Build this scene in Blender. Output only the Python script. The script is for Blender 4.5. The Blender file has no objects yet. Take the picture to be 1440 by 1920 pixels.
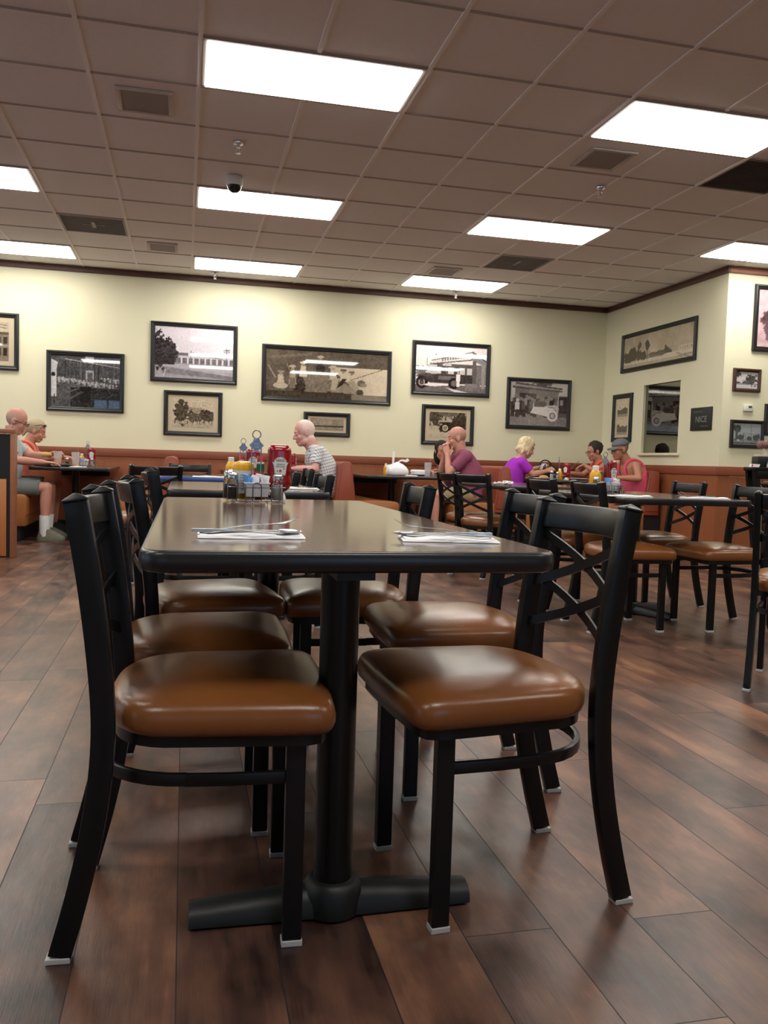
import bpy, bmesh, math, random
import numpy as np
from mathutils import Vector, Matrix, Euler
PI = math.pi
rad = math.radians
random.seed(7)
sc = bpy.context.scene
COL = sc.collection

# ---------------------------------------------------------------- tagging
def tag(o, label, cat, group=None):
    o['label'] = label
    o['category'] = cat
    if group: o['group'] = group
    return o
def thing(name, label, cat, loc=(0, 0, 0), rz=0.0, group=None):
    o = bpy.data.objects.new(name, None)
    o.empty_display_size = 0.1
    COL.objects.link(o)
    o.location = loc
    o.rotation_euler = (0, 0, rz)
    return tag(o, label, cat, group)
def copy_tree(o, parent=None):
    c = o.copy(); COL.objects.link(c)
    if parent is not None: c.parent = parent
    for ch in list(o.children): copy_tree(ch, c)
    return c
def dup(o, loc, rz, label, group=None):
    c = copy_tree(o)
    c.location = loc; c.rotation_euler = (0, 0, rz)
    c['label'] = label
    if group: c['group'] = group
    return c

# ---------------------------------------------------------------- mesh builder
class MB:
    def __init__(self):
        self.v = []; self.f = []; self.m = []
    def add(self, vs, fs, mi=0, M=None):
        n = len(self.v)
        for p in vs:
            p = Vector(p)
            if M is not None: p = M @ p
            self.v.append(p)
        for f in fs:
            self.f.append([i + n for i in f]); self.m.append(mi)
        return self
    def box(self, c, s, M=None, mi=0):
        x, y, z = s[0] / 2, s[1] / 2, s[2] / 2
        vs = [(c[0] + a * x, c[1] + b * y, c[2] + d * z) for d in (-1, 1) for a, b in ((-1, -1), (1, -1), (1, 1), (-1, 1))]
        fs = [(3, 2, 1, 0), (4, 5, 6, 7), (0, 1, 5, 4), (1, 2, 6, 5), (2, 3, 7, 6), (3, 0, 4, 7)]
        return self.add(vs, fs, mi, M)
    def bx(self, x0, x1, y0, y1, z0, z1, mi=0):
        return self.box(((x0 + x1) / 2, (y0 + y1) / 2, (z0 + z1) / 2), (abs(x1 - x0), abs(y1 - y0), abs(z1 - z0)), None, mi)
    def rings(self, rs, caps=True, closed=False, mi=0, M=None):
        n = len(rs[0]); vs = [p for r in rs for p in r]; fs = []
        k = len(rs)
        for i in range(k if closed else k - 1):
            a = i * n; b = ((i + 1) % k) * n
            for j in range(n):
                j2 = (j + 1) % n
                fs.append((a + j, a + j2, b + j2, b + j))
        if caps and not closed:
            fs.append(tuple(range(n - 1, -1, -1)))
            fs.append(tuple((k - 1) * n + j for j in range(n)))
        return self.add(vs, fs, mi, M)
    def lathe(self, prof, c=(0, 0, 0), seg=20, mi=0, M=None, sx=1.0, sy=1.0):
        rs = []
        for r, z in prof:
            r = max(r, 1e-4)
            rs.append([(c[0] + r * sx * math.cos(2 * PI * k / seg), c[1] + r * sy * math.sin(2 * PI * k / seg), c[2] + z) for k in range(seg)])
        return self.rings(rs, True, False, mi, M)
    def sweep(self, path, w, t, b, closed=False, mi=0, M=None, widths=None):
        # rectangular bar: w along b, t across
        b = Vector(b).normalized(); P = [Vector(p) for p in path]; rs = []
        n = len(P)
        for i, p in enumerate(P):
            if closed: d = P[(i + 1) % n] - P[i - 1]
            else: d = P[min(i + 1, n - 1)] - P[max(i - 1, 0)]
            d.normalize(); s = d.cross(b).normalized(); u = s.cross(d).normalized()
            k = widths[i] if widths else 1.0
            rs.append([p + u * (w * k / 2) * a + s * (t * k / 2) * c for a, c in ((-1, -1), (1, -1), (1, 1), (-1, 1))])
        return self.rings(rs, True, closed, mi, M)
    def tube(self, path, r, seg=8, closed=False, mi=0, M=None, radii=None):
        P = [Vector(p) for p in path]; n = len(P); rs = []; prev = None
        for i, p in enumerate(P):
            if closed: d = P[(i + 1) % n] - P[i - 1]
            else: d = P[min(i + 1, n - 1)] - P[max(i - 1, 0)]
            d.normalize()
            if prev is None:
                h = Vector((0, 0, 1)) if abs(d.z) < 0.9 else Vector((1, 0, 0))
                u = d.cross(h).normalized()
            else:
                u = (prev - d * prev.dot(d)).normalized()
            prev = u; v = d.cross(u)
            rr = radii[i] if radii else r
            rs.append([p + u * rr * math.cos(2 * PI * k / seg) + v * rr * math.sin(2 * PI * k / seg) for k in range(seg)])
        return self.rings(rs, True, closed, mi, M)
    def ell(self, c, r, M=None, seg=16, rg=10, mi=0):
        c = Vector(c); rs = []
        for i in range(1, rg):
            th = PI * i / rg
            rs.append([(c.x + r[0] * math.sin(th) * math.cos(2 * PI * k / seg), c.y + r[1] * math.sin(th) * math.sin(2 * PI * k / seg), c.z - r[2] * math.cos(th)) for k in range(seg)])
        vs = [p for q in rs for p in q]; fs = []
        for i in range(rg - 2):
            for j in range(seg):
                fs.append((i * seg + j, i * seg + (j + 1) % seg, (i + 1) * seg + (j + 1) % seg, (i + 1) * seg + j))
        vs.append((c.x, c.y, c.z - r[2])); vs.append((c.x, c.y, c.z + r[2])); a = len(vs) - 2
        for j in range(seg):
            fs.append((a, (j + 1) % seg, j)); fs.append((a + 1, (rg - 2) * seg + j, (rg - 2) * seg + (j + 1) % seg))
        return self.add(vs, fs, mi, M)
    def prism(self, outline, z0, z1, mi=0, M=None):
        # outline in xy extruded along z
        return self.rings([[(x, y, z0) for x, y in outline], [(x, y, z1) for x, y in outline]], True, False, mi, M)
    def mesh(self, name, mats, smooth=True, angle=38, bevel=0.0, seg=2):
        me = bpy.data.meshes.new(name)
        me.from_pydata([tuple(p) for p in self.v], [], self.f)
        if not isinstance(mats, (list, tuple)): mats = [mats]
        for m in mats: me.materials.append(m)
        if len(mats) > 1:
            me.polygons.foreach_set('material_index', self.m)
        bm = bmesh.new(); bm.from_mesh(me)
        bmesh.ops.recalc_face_normals(bm, faces=bm.faces)
        if bevel > 0:
            es = [e for e in bm.edges if len(e.link_faces) == 2 and e.calc_face_angle(0) > rad(30)]
            bmesh.ops.bevel(bm, geom=es, offset=bevel, segments=seg, profile=0.5, affect='EDGES', clamp_overlap=True)
        bm.to_mesh(me); bm.free()
        if smooth:
            me.polygons.foreach_set('use_smooth', [True] * len(me.polygons))
            me.set_sharp_from_angle(angle=rad(angle))
        me.update()
        return me
    def build(self, name, mats, parent=None, smooth=True, angle=38, bevel=0.0, seg=2, loc=None, rot=None):
        o = bpy.data.objects.new(name, self.mesh(name, mats, smooth, angle, bevel, seg))
        COL.objects.link(o)
        if parent is not None: o.parent = parent
        if loc is not None: o.location = loc
        if rot is not None: o.rotation_euler = rot
        return o
def struct(name, mb, mats, **k):
    o = mb.build(name, mats, **k)
    if o.parent is None: o['kind'] = 'structure'
    return o
def text_mesh(name, s, size, mat, parent, M, depth=0.0004, align='CENTER', squeeze=1.0):
    cu = bpy.data.curves.new(name, 'FONT'); cu.body = s; cu.size = size
    cu.align_x = align; cu.align_y = 'CENTER'; cu.extrude = depth; cu.resolution_u = 2
    t = bpy.data.objects.new(name + '_tmp', cu); COL.objects.link(t)
    dg = bpy.context.evaluated_depsgraph_get()
    me = bpy.data.meshes.new_from_object(t.evaluated_get(dg))
    bpy.data.objects.remove(t); bpy.data.curves.remove(cu)
    me.transform(M @ Matrix.Diagonal((squeeze, 1, 1, 1)))
    me.materials.clear(); me.materials.append(mat)
    o = bpy.data.objects.new(name, me); COL.objects.link(o)
    if parent is not None: o.parent = parent
    return o
def lerp(a, b, t): return a + (b - a) * t
def bez(pts, n):
    # Catmull-Rom through points
    P = [Vector(p) for p in pts]; P = [P[0] * 2 - P[1]] + P + [P[-1] * 2 - P[-2]]; out = []
    for i in range(1, len(P) - 2):
        for k in range(n):
            t = k / n; a, b, c, d = P[i - 1:i + 3]
            out.append(0.5 * ((2 * b) + (c - a) * t + (2 * a - 5 * b + 4 * c - d) * t * t + (3 * b - a - 3 * c + d) * t ** 3))
    out.append(P[-2]); return out

# ---------------------------------------------------------------- materials
MAT = {}
def lin(c):
    return tuple((x / 12.92 if x <= 0.04045 else ((x + 0.055) / 1.055) ** 2.4) for x in (q / 255 for q in c))
class NT:
    def __init__(self, m):
        self.t = m.node_tree; self.n = self.t.nodes; self.l = self.t.links
    def new(self, t, **k):
        x = self.n.new(t)
        for a, b in k.items(): setattr(x, a, b)
        return x
    def link(self, a, b): self.l.new(a, b)
    def math(self, op, a, b=None, c=None):
        x = self.new('ShaderNodeMath', operation=op)
        for i, q in enumerate((a, b, c)):
            if q is None: continue
            if isinstance(q, (int, float)): x.inputs[i].default_value = q
            else: self.link(q, x.inputs[i])
        return x.outputs[0]
    def mix(self, f, a, b):
        x = self.new('ShaderNodeMix', data_type='RGBA')
        for i, q in ((0, f), (6, a), (7, b)):
            if isinstance(q, (int, float)): x.inputs[i].default_value = q
            elif isinstance(q, tuple): x.inputs[i].default_value = (*q[:3], 1)
            else: self.link(q, x.inputs[i])
        return x.outputs[2]
    def noise(self, vec, scale, detail=3, rough=0.55, mapscale=None):
        x = self.new('ShaderNodeTexNoise'); x.inputs['Scale'].default_value = scale
        x.inputs['Detail'].default_value = detail; x.inputs['Roughness'].default_value = rough
        if mapscale:
            mp = self.new('ShaderNodeMapping'); mp.inputs['Scale'].default_value = mapscale
            self.link(vec, mp.inputs['Vector']); vec = mp.outputs[0]
        self.link(vec, x.inputs['Vector']); return x.outputs[0]
    def coords(self, kind='Object'):
        return self.new('ShaderNodeTexCoord').outputs[kind]
    def bump(self, h, strength=0.2, dist=0.01):
        b = self.new('ShaderNodeBump'); b.inputs['Strength'].default_value = strength; b.inputs['Distance'].default_value = dist
        self.link(h, b.inputs['Height']); return b.outputs[0]
def mat(name, col, rough=0.5, metal=0.0, var=0.0, vscale=20, bump=0.0, bscale=200, coat=0.0, spec=0.5, emit=None, estr=0.0, trans=0.0, ior=1.45, mapscale=None, sss=0.0, bdist=0.002, coatr=0.1):
    m = bpy.data.materials.new(name); m.use_nodes = True
    T = NT(m); p = T.n['Principled BSDF']
    p.inputs['Base Color'].default_value = (*col, 1)
    p.inputs['Roughness'].default_value = rough; p.inputs['Metallic'].default_value = metal
    p.inputs['Specular IOR Level'].default_value = spec; p.inputs['IOR'].default_value = ior
    if coat: p.inputs['Coat Weight'].default_value = coat; p.inputs['Coat Roughness'].default_value = coatr
    if trans: p.inputs['Transmission Weight'].default_value = trans
    if sss:
        p.inputs['Subsurface Weight'].default_value = sss; p.inputs['Subsurface Radius'].default_value = (0.01, 0.004, 0.002)
    if emit is not None:
        p.inputs['Emission Color'].default_value = (*emit, 1); p.inputs['Emission Strength'].default_value = estr
    v = T.coords()
    if var > 0:
        n = T.noise(v, vscale, 4, 0.6, mapscale)
        a = tuple(max(0, x * (1 - var)) for x in col); b = tuple(min(1, x * (1 + var)) for x in col)
        T.link(T.mix(n, a, b), p.inputs['Base Color'])
    if bump > 0:
        n = T.noise(v, bscale, 3, 0.6, mapscale)
        T.link(T.bump(n, bump, bdist), p.inputs['Normal'])
    MAT[name] = m
    return m
# ================================================================ camera
H = 0.9
CR = Vector((0.9725779706384642, -0.23053133989571975, 0.030779739353198464))
CU = Vector((-0.015972153337252958, 0.06582568328736446, 0.997703297447454))
CF = Vector((0.2320279753532707, 0.9708358670473788, -0.06033852755765838))
FPX = 1573.85
cam = bpy.data.cameras.new('camera'); camo = bpy.data.objects.new('camera', cam); COL.objects.link(camo)
M4 = Matrix((CR, CU, -CF)).transposed().to_4x4(); M4.translation = Vector((0, 0, H))
camo.matrix_world = M4
cam.sensor_fit = 'VERTICAL'; cam.sensor_height = 24.0; cam.lens = 24.0 * FPX / 1920; cam.clip_start = 0.05; cam.clip_end = 100
sc.camera = camo
def rayd(x, y): return CR * ((x - 720) / FPX) + CU * ((960 - y) / FPX) + CF
def at_y(x, y, Y):
    d = rayd(x, y); k = Y / d.y; return Vector((d.x * k, Y, H + d.z * k))
def at_z(x, y, z):
    d = rayd(x, y); k = (z - H) / d.z; return Vector((d.x * k, d.y * k, z))
def at_x(x, y, X):
    d = rayd(x, y); k = X / d.x; return Vector((X, d.y * k, H + d.z * k))

# ================================================================ materials
# floor planks
def floor_mat():
    m = bpy.data.materials.new('floor_planks'); m.use_nodes = True; T = NT(m); p = T.n['Principled BSDF']
    pos = T.new('ShaderNodeNewGeometry').outputs['Position']
    s = T.new('ShaderNodeSeparateXYZ'); T.link(pos, s.inputs[0])
    W, L = 0.178, 1.22
    u = T.math('DIVIDE', T.math('ADD', s.outputs[0], 20 * W), W); row = T.math('FLOOR', u); fu = T.math('FRACT', u)
    wn = T.new('ShaderNodeTexWhiteNoise', noise_dimensions='1D'); T.link(row, wn.inputs['W'])
    v = T.math('ADD', T.math('DIVIDE', s.outputs[1], L), T.math('MULTIPLY', wn.outputs['Value'], 7.3))
    colv = T.math('FLOOR', v); fv = T.math('FRACT', v)
    cx = T.new('ShaderNodeCombineXYZ'); T.link(row, cx.inputs[0]); T.link(colv, cx.inputs[1])
    w2 = T.new('ShaderNodeTexWhiteNoise', noise_dimensions='2D'); T.link(cx.outputs[0], w2.inputs['Vector'])
    r = w2.outputs['Value']
    # offset grain per plank
    off = T.new('ShaderNodeVectorMath', operation='SCALE'); T.link(w2.outputs['Color'], off.inputs[0]); off.inputs['Scale'].default_value = 9.0
    pv = T.new('ShaderNodeVectorMath', operation='ADD'); T.link(pos, pv.inputs[0]); T.link(off.outputs[0], pv.inputs[1])
    blot = T.noise(pv.outputs[0], 1.0, 4, 0.6, (7.0, 3.2, 1))
    grain = T.noise(pv.outputs[0], 1.0, 5, 0.65, (60, 4, 1))
    fine = T.noise(pv.outputs[0], 1.0, 3, 0.6, (320, 18, 1))
    cr = T.new('ShaderNodeValToRGB')
    mixv = T.math('ADD', T.math('MULTIPLY', T.math('SUBTRACT', blot, 0.5), 1.7), T.math('ADD', 0.27, T.math('MULTIPLY', r, 0.36)))
    mixv = T.math('ADD', mixv, T.math('MULTIPLY', T.math('SUBTRACT', grain, 0.5), 0.45))
    mixv = T.math('ADD', mixv, T.math('MULTIPLY', T.math('SUBTRACT', fine, 0.5), 0.2))
    T.link(mixv, cr.inputs[0])
    e = cr.color_ramp.elements
    e[0].position = 0.1; e[0].color = (0.022, 0.0115, 0.010, 1)
    e[1].position = 0.95; e[1].color = (0.260, 0.125, 0.072, 1)
    q = e.new(0.38); q.color = (0.080, 0.038, 0.027, 1)
    q = e.new(0.62); q.color = (0.133, 0.063, 0.041, 1)
    # seams
    du = T.math('MINIMUM', fu, T.math('SUBTRACT', 1.0, fu)); dv = T.math('MINIMUM', fv, T.math('SUBTRACT', 1.0, fv))
    su = T.math('LESS_THAN', T.math('MULTIPLY', du, W), 0.0013); sv = T.math('LESS_THAN', T.math('MULTIPLY', dv, L), 0.0013)
    seam = T.math('MAXIMUM', su, sv)
    T.link(T.mix(seam, cr.outputs[0], (0.012, 0.007, 0.006)), p.inputs['Base Color'])
    rg = T.math('ADD', 0.235, T.math('MULTIPLY', grain, 0.2))
    T.link(T.math('ADD', rg, T.math('MULTIPLY', seam, 0.3)), p.inputs['Roughness'])
    p.inputs['Specular IOR Level'].default_value = 0.5
    scr = T.noise(pv.outputs[0], 1.0, 2, 0.5, (22, 9, 1))
    hgt = T.math('SUBTRACT', T.math('ADD', T.math('MULTIPLY', scr, 0.7), T.math('MULTIPLY', fine, 0.25)), T.math('MULTIPLY', seam, 0.8))
    T.link(T.bump(hgt, 0.22, 0.004), p.inputs['Normal'])
    return m
def wood_mat(name, c0, c1, rough=0.4, sc3=(30, 30, 2.0), coat=0.0, bumps=0.05):
    m = bpy.data.materials.new(name); m.use_nodes = True; T = NT(m); p = T.n['Principled BSDF']
    v = T.coords()
    g = T.noise(v, 1.0, 5, 0.62, sc3); g2 = T.noise(v, 1.0, 2, 0.5, tuple(x * 0.12 for x in sc3))
    f = T.math('ADD', T.math('MULTIPLY', g, 0.75), T.math('MULTIPLY', g2, 0.35))
    T.link(T.mix(f, c0, c1), p.inputs['Base Color'])
    p.inputs['Roughness'].default_value = rough
    if coat: p.inputs['Coat Weight'].default_value = coat
    T.link(T.bump(g, bumps, 0.002), p.inputs['Normal'])
    return m
M_floor = floor_mat()
M_wall = mat('wall_paint', (0.72, 0.69, 0.50), 0.75, var=0.02, vscale=3, bump=0.08, bscale=350, spec=0.25)
M_wall2 = mat('wall_paint_side', (0.72, 0.69, 0.50), 0.75, var=0.02, vscale=3, bump=0.08, bscale=350, spec=0.25)
M_tile = mat('ceiling_tile', (0.82, 0.82, 0.815), 0.9, var=0.05, vscale=60, bump=0.35, bscale=420, spec=0.1)
M_tbar = mat('ceiling_bar', (0.86, 0.855, 0.84), 0.6, spec=0.2)
M_wains = wood_mat('wainscot_wood', (0.19, 0.055, 0.022), (0.34, 0.115, 0.045), 0.42, (14, 14, 1.6))
M_rail = wood_mat('rail_wood', (0.17, 0.045, 0.022), (0.27, 0.08, 0.036), 0.4, (3, 3, 30))
M_crown = mat('crown_wood', (0.085, 0.032, 0.02), 0.45, var=0.15, vscale=15)
M_black = mat('black_metal', (0.0045, 0.0048, 0.0058), 0.31, var=0.1, vscale=30, bump=0.03, bscale=900, spec=0.4)
M_blackpl = mat('black_plastic', (0.012, 0.012, 0.013), 0.4)
M_glide = mat('glide_plastic', (0.42, 0.42, 0.42), 0.5)
M_light = mat('light_diffuser', (0.9, 0.9, 0.88), 0.5, emit=(1.0, 0.965, 0.89), estr=9.0)
M_white = mat('white_metal', (0.66, 0.63, 0.60), 0.5)
M_lframe = mat('light_frame', (0.50, 0.46, 0.43), 0.5)
M_grille = mat('grille_metal', (0.34, 0.34, 0.31), 0.6, var=0.15, vscale=12)
M_grille_dark = mat('grille_dark', (0.11, 0.095, 0.085), 0.7, var=0.4, vscale=6)
M_chrome = mat('chrome', (0.72, 0.72, 0.72), 0.18, 1.0)
M_steel = mat('steel', (0.55, 0.56, 0.58), 0.25, 1.0)

# ================================================================ room shell
XL, XR, YB, YF, ZC = -6.6, 8.5, 10.42, -4.6, 3.035
XS, YP = 5.49, 7.83
struct('floor', MB().bx(XL - .1, XR + .1, YF - .1, YB + .1, -0.1, 0.0), M_floor, smooth=False)
S = 0.6096; GX = 0.0460; GY = 4.5294
def gx(i): return (GX + 0) + i * S
def gy(j): return GY + j * S
LIGHTS = [(i, j) for i in (-8, -4, 0, 4, 8) for j in (-4, 0, 4, 8) if not (i == 8 and j == 8)] + [(-4, -8), (0, -8), (4, -8)]
cells = set()
for i, j in LIGHTS: cells |= {(i, j), (i + 1, j)}
VENTS = [(-2, 6, 'mid'), (5, 6, 'mid'), (6, 1, 'dark')]
for i, j, k in VENTS: cells.add((i, j))
b = MB()
i0, i1 = int(math.floor((XL - GX) / S)), int(math.ceil((XR - GX) / S))
j0, j1 = int(math.floor((YF - GY) / S)), int(math.ceil((YB - GY) / S))
cl = lambda v, a, c: max(a, min(c, v))
for i in range(i0, i1):
    for j in range(j0, j1):
        if (i, j) in cells: continue
        x0, x1 = cl(gx(i), XL, XR), cl(gx(i + 1), XL, XR); y0, y1 = cl(gy(j), YF, YB), cl(gy(j + 1), YF, YB)
        if x1 - x0 < .01 or y1 - y0 < .01: continue
        b.bx(x0, x1, y0, y1, ZC + 0.006, ZC + 0.02, 0)
for i in range(i0, i1 + 1):
    x = gx(i)
    if not XL < x < XR: continue
    for j in range(j0, j1):
        if (i - 1, j) in cells and (i, j) in cells and (i - 1, j) in [(a, c) for a, c in LIGHTS]: continue
        y0, y1 = cl(gy(j), YF, YB), cl(gy(j + 1), YF, YB)
        b.bx(x - .012, x + .012, y0, y1, ZC - (.002 if i % 2 == 0 else 0), ZC + .006, 1)
for j in range(j0, j1 + 1):
    y = gy(j)
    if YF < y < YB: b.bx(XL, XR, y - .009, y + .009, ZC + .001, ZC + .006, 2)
b.bx(XL, XR, YF, YB, ZC + .2, ZC + .25, 0)
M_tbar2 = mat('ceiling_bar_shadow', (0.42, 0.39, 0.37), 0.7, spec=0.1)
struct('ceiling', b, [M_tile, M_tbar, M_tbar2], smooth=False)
# walls
WT = 3.3
struct('wall_back', MB().bx(XL - .1, XS + .02, YB, YB + .15, 0, WT), M_wall, smooth=False)
WY0, WY1, WZ0, WZ1 = 8.60, 9.41, 1.09, 1.94          # pass-through opening in the side wall
b = MB(); a0, a1 = XS, XS + .12
b.bx(a0, a1, YP + .12, WY0, 0, WT); b.bx(a0, a1, WY1, YB, 0, WT); b.bx(a0, a1, WY0, WY1, 0, WZ0); b.bx(a0, a1, WY0, WY1, WZ1, WT)
struct('wall_right', b, M_wall2, smooth=False)
struct('wall_pier', MB().bx(XS + .0, XR + .1, YP, YP + .12, 0, WT), M_wall, smooth=False)
def windowed(axis, c0, c1, lo, hi, wins, z0, z1):
    b = MB(); cuts = [lo] + [q for w in wins for q in w] + [hi]
    def put(a, c, za, zb):
        if axis == 'x': b.bx(c0, c1, a, c, za, zb)
        else: b.bx(a, c, c0, c1, za, zb)
    for k in range(0, len(cuts), 2): put(cuts[k], cuts[k + 1], 0, WT)
    for w in wins: put(w[0], w[1], 0, z0); put(w[0], w[1], z1, WT)
    return b
LW = [(0.2, 2.4), (4.6, 6.8), (7.3, 9.8)]; BW = [(-5.7, -3.9), (-2.6, -1.75), (0.8, 3.2)]
struct('wall_left', windowed('x', XL - .15, XL, YF, YB, LW, 0.5, 2.45), M_wall, smooth=False)
struct('wall_front', windowed('y', YF - .15, YF, XL - .1, XR + .1, BW, 0.5, 2.45), M_wall, smooth=False)
struct('wall_far_right', MB().bx(XR, XR + .15, YF, YP + .2, 0, WT), M_wall, smooth=False)
# panes
def glass_mat(name, tint=(0.95, 0.97, 0.98), refl=1.0):
    m = bpy.data.materials.new(name); m.use_nodes = True; T = NT(m); T.n.remove(T.n['Principled BSDF'])
    out = T.n['Material Output']; tr = T.new('ShaderNodeBsdfTransparent'); tr.inputs[0].default_value = (*tint, 1)
    gl = T.new('ShaderNodeBsdfGlossy'); gl.inputs['Roughness'].default_value = 0.02
    fr = T.new('ShaderNodeFresnel'); fr.inputs[0].default_value = 1.5
    mx = T.new('ShaderNodeMixShader'); T.link(T.math('MULTIPLY', fr.outputs[0], refl), mx.inputs[0]); T.link(tr.outputs[0], mx.inputs[1]); T.link(gl.outputs[0], mx.inputs[2])
    T.link(mx.outputs[0], out.inputs[0]); return m
M_pane = glass_mat('window_pane')
def winframe(n, axis, c, a, d, z0, z1, mt=M_blackpl):
    b = MB(); t = .05
    def put(p, q, za, zb):
        if axis == 'x': b.bx(c - .04, c + .04, p, q, za, zb)
        else: b.bx(p, q, c - .04, c + .04, za, zb)
    put(a, a + t, z0, z1); put(d - t, d, z0, z1); put(a + t, d - t, z0, z0 + t); put(a + t, d - t, z1 - t, z1); put((a + d) / 2 - .02, (a + d) / 2 + .02, z0 + t, z1 - t)
    o = struct('window_%d' % n, b, mt, smooth=False)
    g = MB()
    if axis == 'x': g.bx(c - .004, c + .004, a + t, d - t, z0 + t, z1 - t)
    else: g.bx(a + t, d - t, c - .004, c + .004, z0 + t, z1 - t)
    g.build('pane', M_pane, o, smooth=False)
n = 1
for a, d in LW: winframe(n, 'x', XL - .07, a, d, .5, 2.45); n += 1
for a, d in BW: winframe(n, 'y', YF - .07, a, d, .5, 2.45); n += 1
# mirror set back in the opening, with lining and sill
M_mirror = mat('dark_mirror', (.30, .30, .27), .03, 1.0)
t = thing('wall_mirror', 'recessed dark mirror with cream sill beside the NICE sign', 'mirror', (XS, (WY0 + WY1) / 2, WZ0)); t_ = .012
hy_ = (WY1 - WY0) / 2; hz_ = WZ1 - WZ0
b = MB(); b.bx(-.002, .06, -hy_, -hy_ + t_, 0, hz_); b.bx(-.002, .06, hy_ - t_, hy_, 0, hz_); b.bx(-.002, .06, -hy_, hy_, hz_ - t_, hz_); b.build('lining', M_wall2, t, smooth=False)
MB().bx(-.035, .06, -hy_ - .03, hy_ + .03, -.022, .008).build('sill', M_wall2, t, bevel=.004)
MB().bx(.03, .036, -hy_ + t_, hy_ - t_, .008, hz_ - t_).build('glass', M_mirror, t, smooth=False)
MB().bx(.036, .06, -hy_ + t_, hy_ - t_, .008, hz_ - t_).build('backing', M_blackpl, t, smooth=False)
# crown trim
CZ = 2.972
struct('trim_1', MB().bx(XL, XS, YB - .028, YB, CZ, ZC), M_crown, bevel=.004)
struct('trim_2', MB().bx(XS - .028, XS, YP - .028, YB - .028, CZ, ZC), M_crown, bevel=.004)
struct('trim_3', MB().bx(XS, XR, YP - .028, YP, CZ, ZC), M_rail, bevel=.004)
# wainscot panels + cap rail
WH = 0.955
def wains(n, axis, c, a, d, seams, cap=.03):
    e1, e2 = (.014, .03) if n == 3 else (0, 0)
    b = MB(); q = [a - e1] + seams + [d]
    for k in range(len(q) - 1):
        p0, p1 = q[k] + .0015, q[k + 1] - .0015
        if axis == 'y': b.bx(p0, p1, c - .014, c, 0.1, WH - .09)
        else: b.bx(c - .014, c, p0, p1, 0.1, WH - .09)
    struct('wall_panel_%d' % n, b, M_wains, smooth=False)
    r = MB()
    if axis == 'y': r.bx(a - e2, d, c - cap, c, WH - .095, WH)
    else: r.bx(c - cap, c, a, d, WH - .095, WH)
    struct('trim_%d' % (n + 3), r, M_rail, bevel=.005)
    k = MB()
    if axis == 'y': k.bx(a - e1, d, c - .016, c, 0, .1)
    else: k.bx(c - .016, c, a, d, 0, .1)
    struct('baseboard_' + {1: 'back', 2: 'right', 3: 'pier'}[n], k, M_blackpl, smooth=False)
wains(1, 'y', YB, XL, XS, [-4.2, -1.78, .64, 3.06])
wains(2, 'x', XS, YP - .0, YB - .03, [9.0])
wains(3, 'y', YP, XS, XR, [5.72, 6.12, 6.9])
# torn strip of bare laminate just under the cap rail of the pier
p0 = at_y(1363, 885, YP - .016); p1 = at_y(1420, 896, YP - .016)
b = MB(); o_ = [(p0.x, p0.z), (p1.x, p0.z - .004), (p1.x, p1.z - .004), (p0.x + .03, p1.z + .002), (p0.x + .02, p1.z + .022), (p0.x + .006, p1.z + .03)]
b.rings([[(x, YP - .0165, z) for x, z in o_], [(x, YP - .0142, z) for x, z in o_]])
o = b.build('bare_patch', mat('bare_laminate', (0.42, 0.21, 0.13), 0.5), bpy.data.objects['wall_panel_3'], smooth=False)

# ================================================================ ceiling fittings
def ceil_label(i, j):
    lx = {-8: 'far left', -4: 'left', 0: 'centre', 4: 'right', 8: 'far right'}[i]
    return lx
LL = {(0, 0): 'large bright fluorescent panel nearest overhead, left of centre', (4, 0): 'bright fluorescent panel cut by right edge beside dark vent',
      (-4, 4): 'bright panel light cut by left edge, the upper of two there', (-4, 8): 'bright panel light cut by left edge, lower one near wall',
      (0, 4): 'bright panel light just behind the dome camera', (0, 8): 'bright panel light near wall above the large gas station picture',
      (4, 4): 'bright panel light right of centre in front of a grey square vent', (4, 8): 'bright panel light near wall above old truck picture',
      (8, 4): 'bright panel light at right edge beside the wall corner'}
for i, j in LIGHTS:
    x0, x1, y0, y1 = gx(i), gx(i + 2), gy(j), gy(j + 1)
    lab = LL.get((i, j), 'recessed fluorescent ceiling panel light %s' % ('behind the camera' if j < 0 else 'beyond the edges of the view'))
    t = thing('ceiling_light', lab, 'ceiling light', ((x0 + x1) / 2, (y0 + y1) / 2, ZC), 0, 'fluorescent panels in the ceiling')
    hx, hy = S - .014, S / 2 - .012
    b = MB(); w = .022
    b.bx(-hx, hx, -hy, -hy + w, -.004, .05); b.bx(-hx, hx, hy - w, hy, -.004, .05); b.bx(-hx, -hx + w, -hy + w, hy - w, -.004, .05); b.bx(hx - w, hx, -hy + w, hy - w, -.004, .05)
    b.bx(-hx, hx, -hy, hy, .05, .056)
    b.build('frame', M_lframe, t, smooth=False)
    MB().bx(-hx + w, hx - w, -hy + w, hy - w, -.009, .012).build('diffuser', M_light, t, smooth=False)
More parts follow.
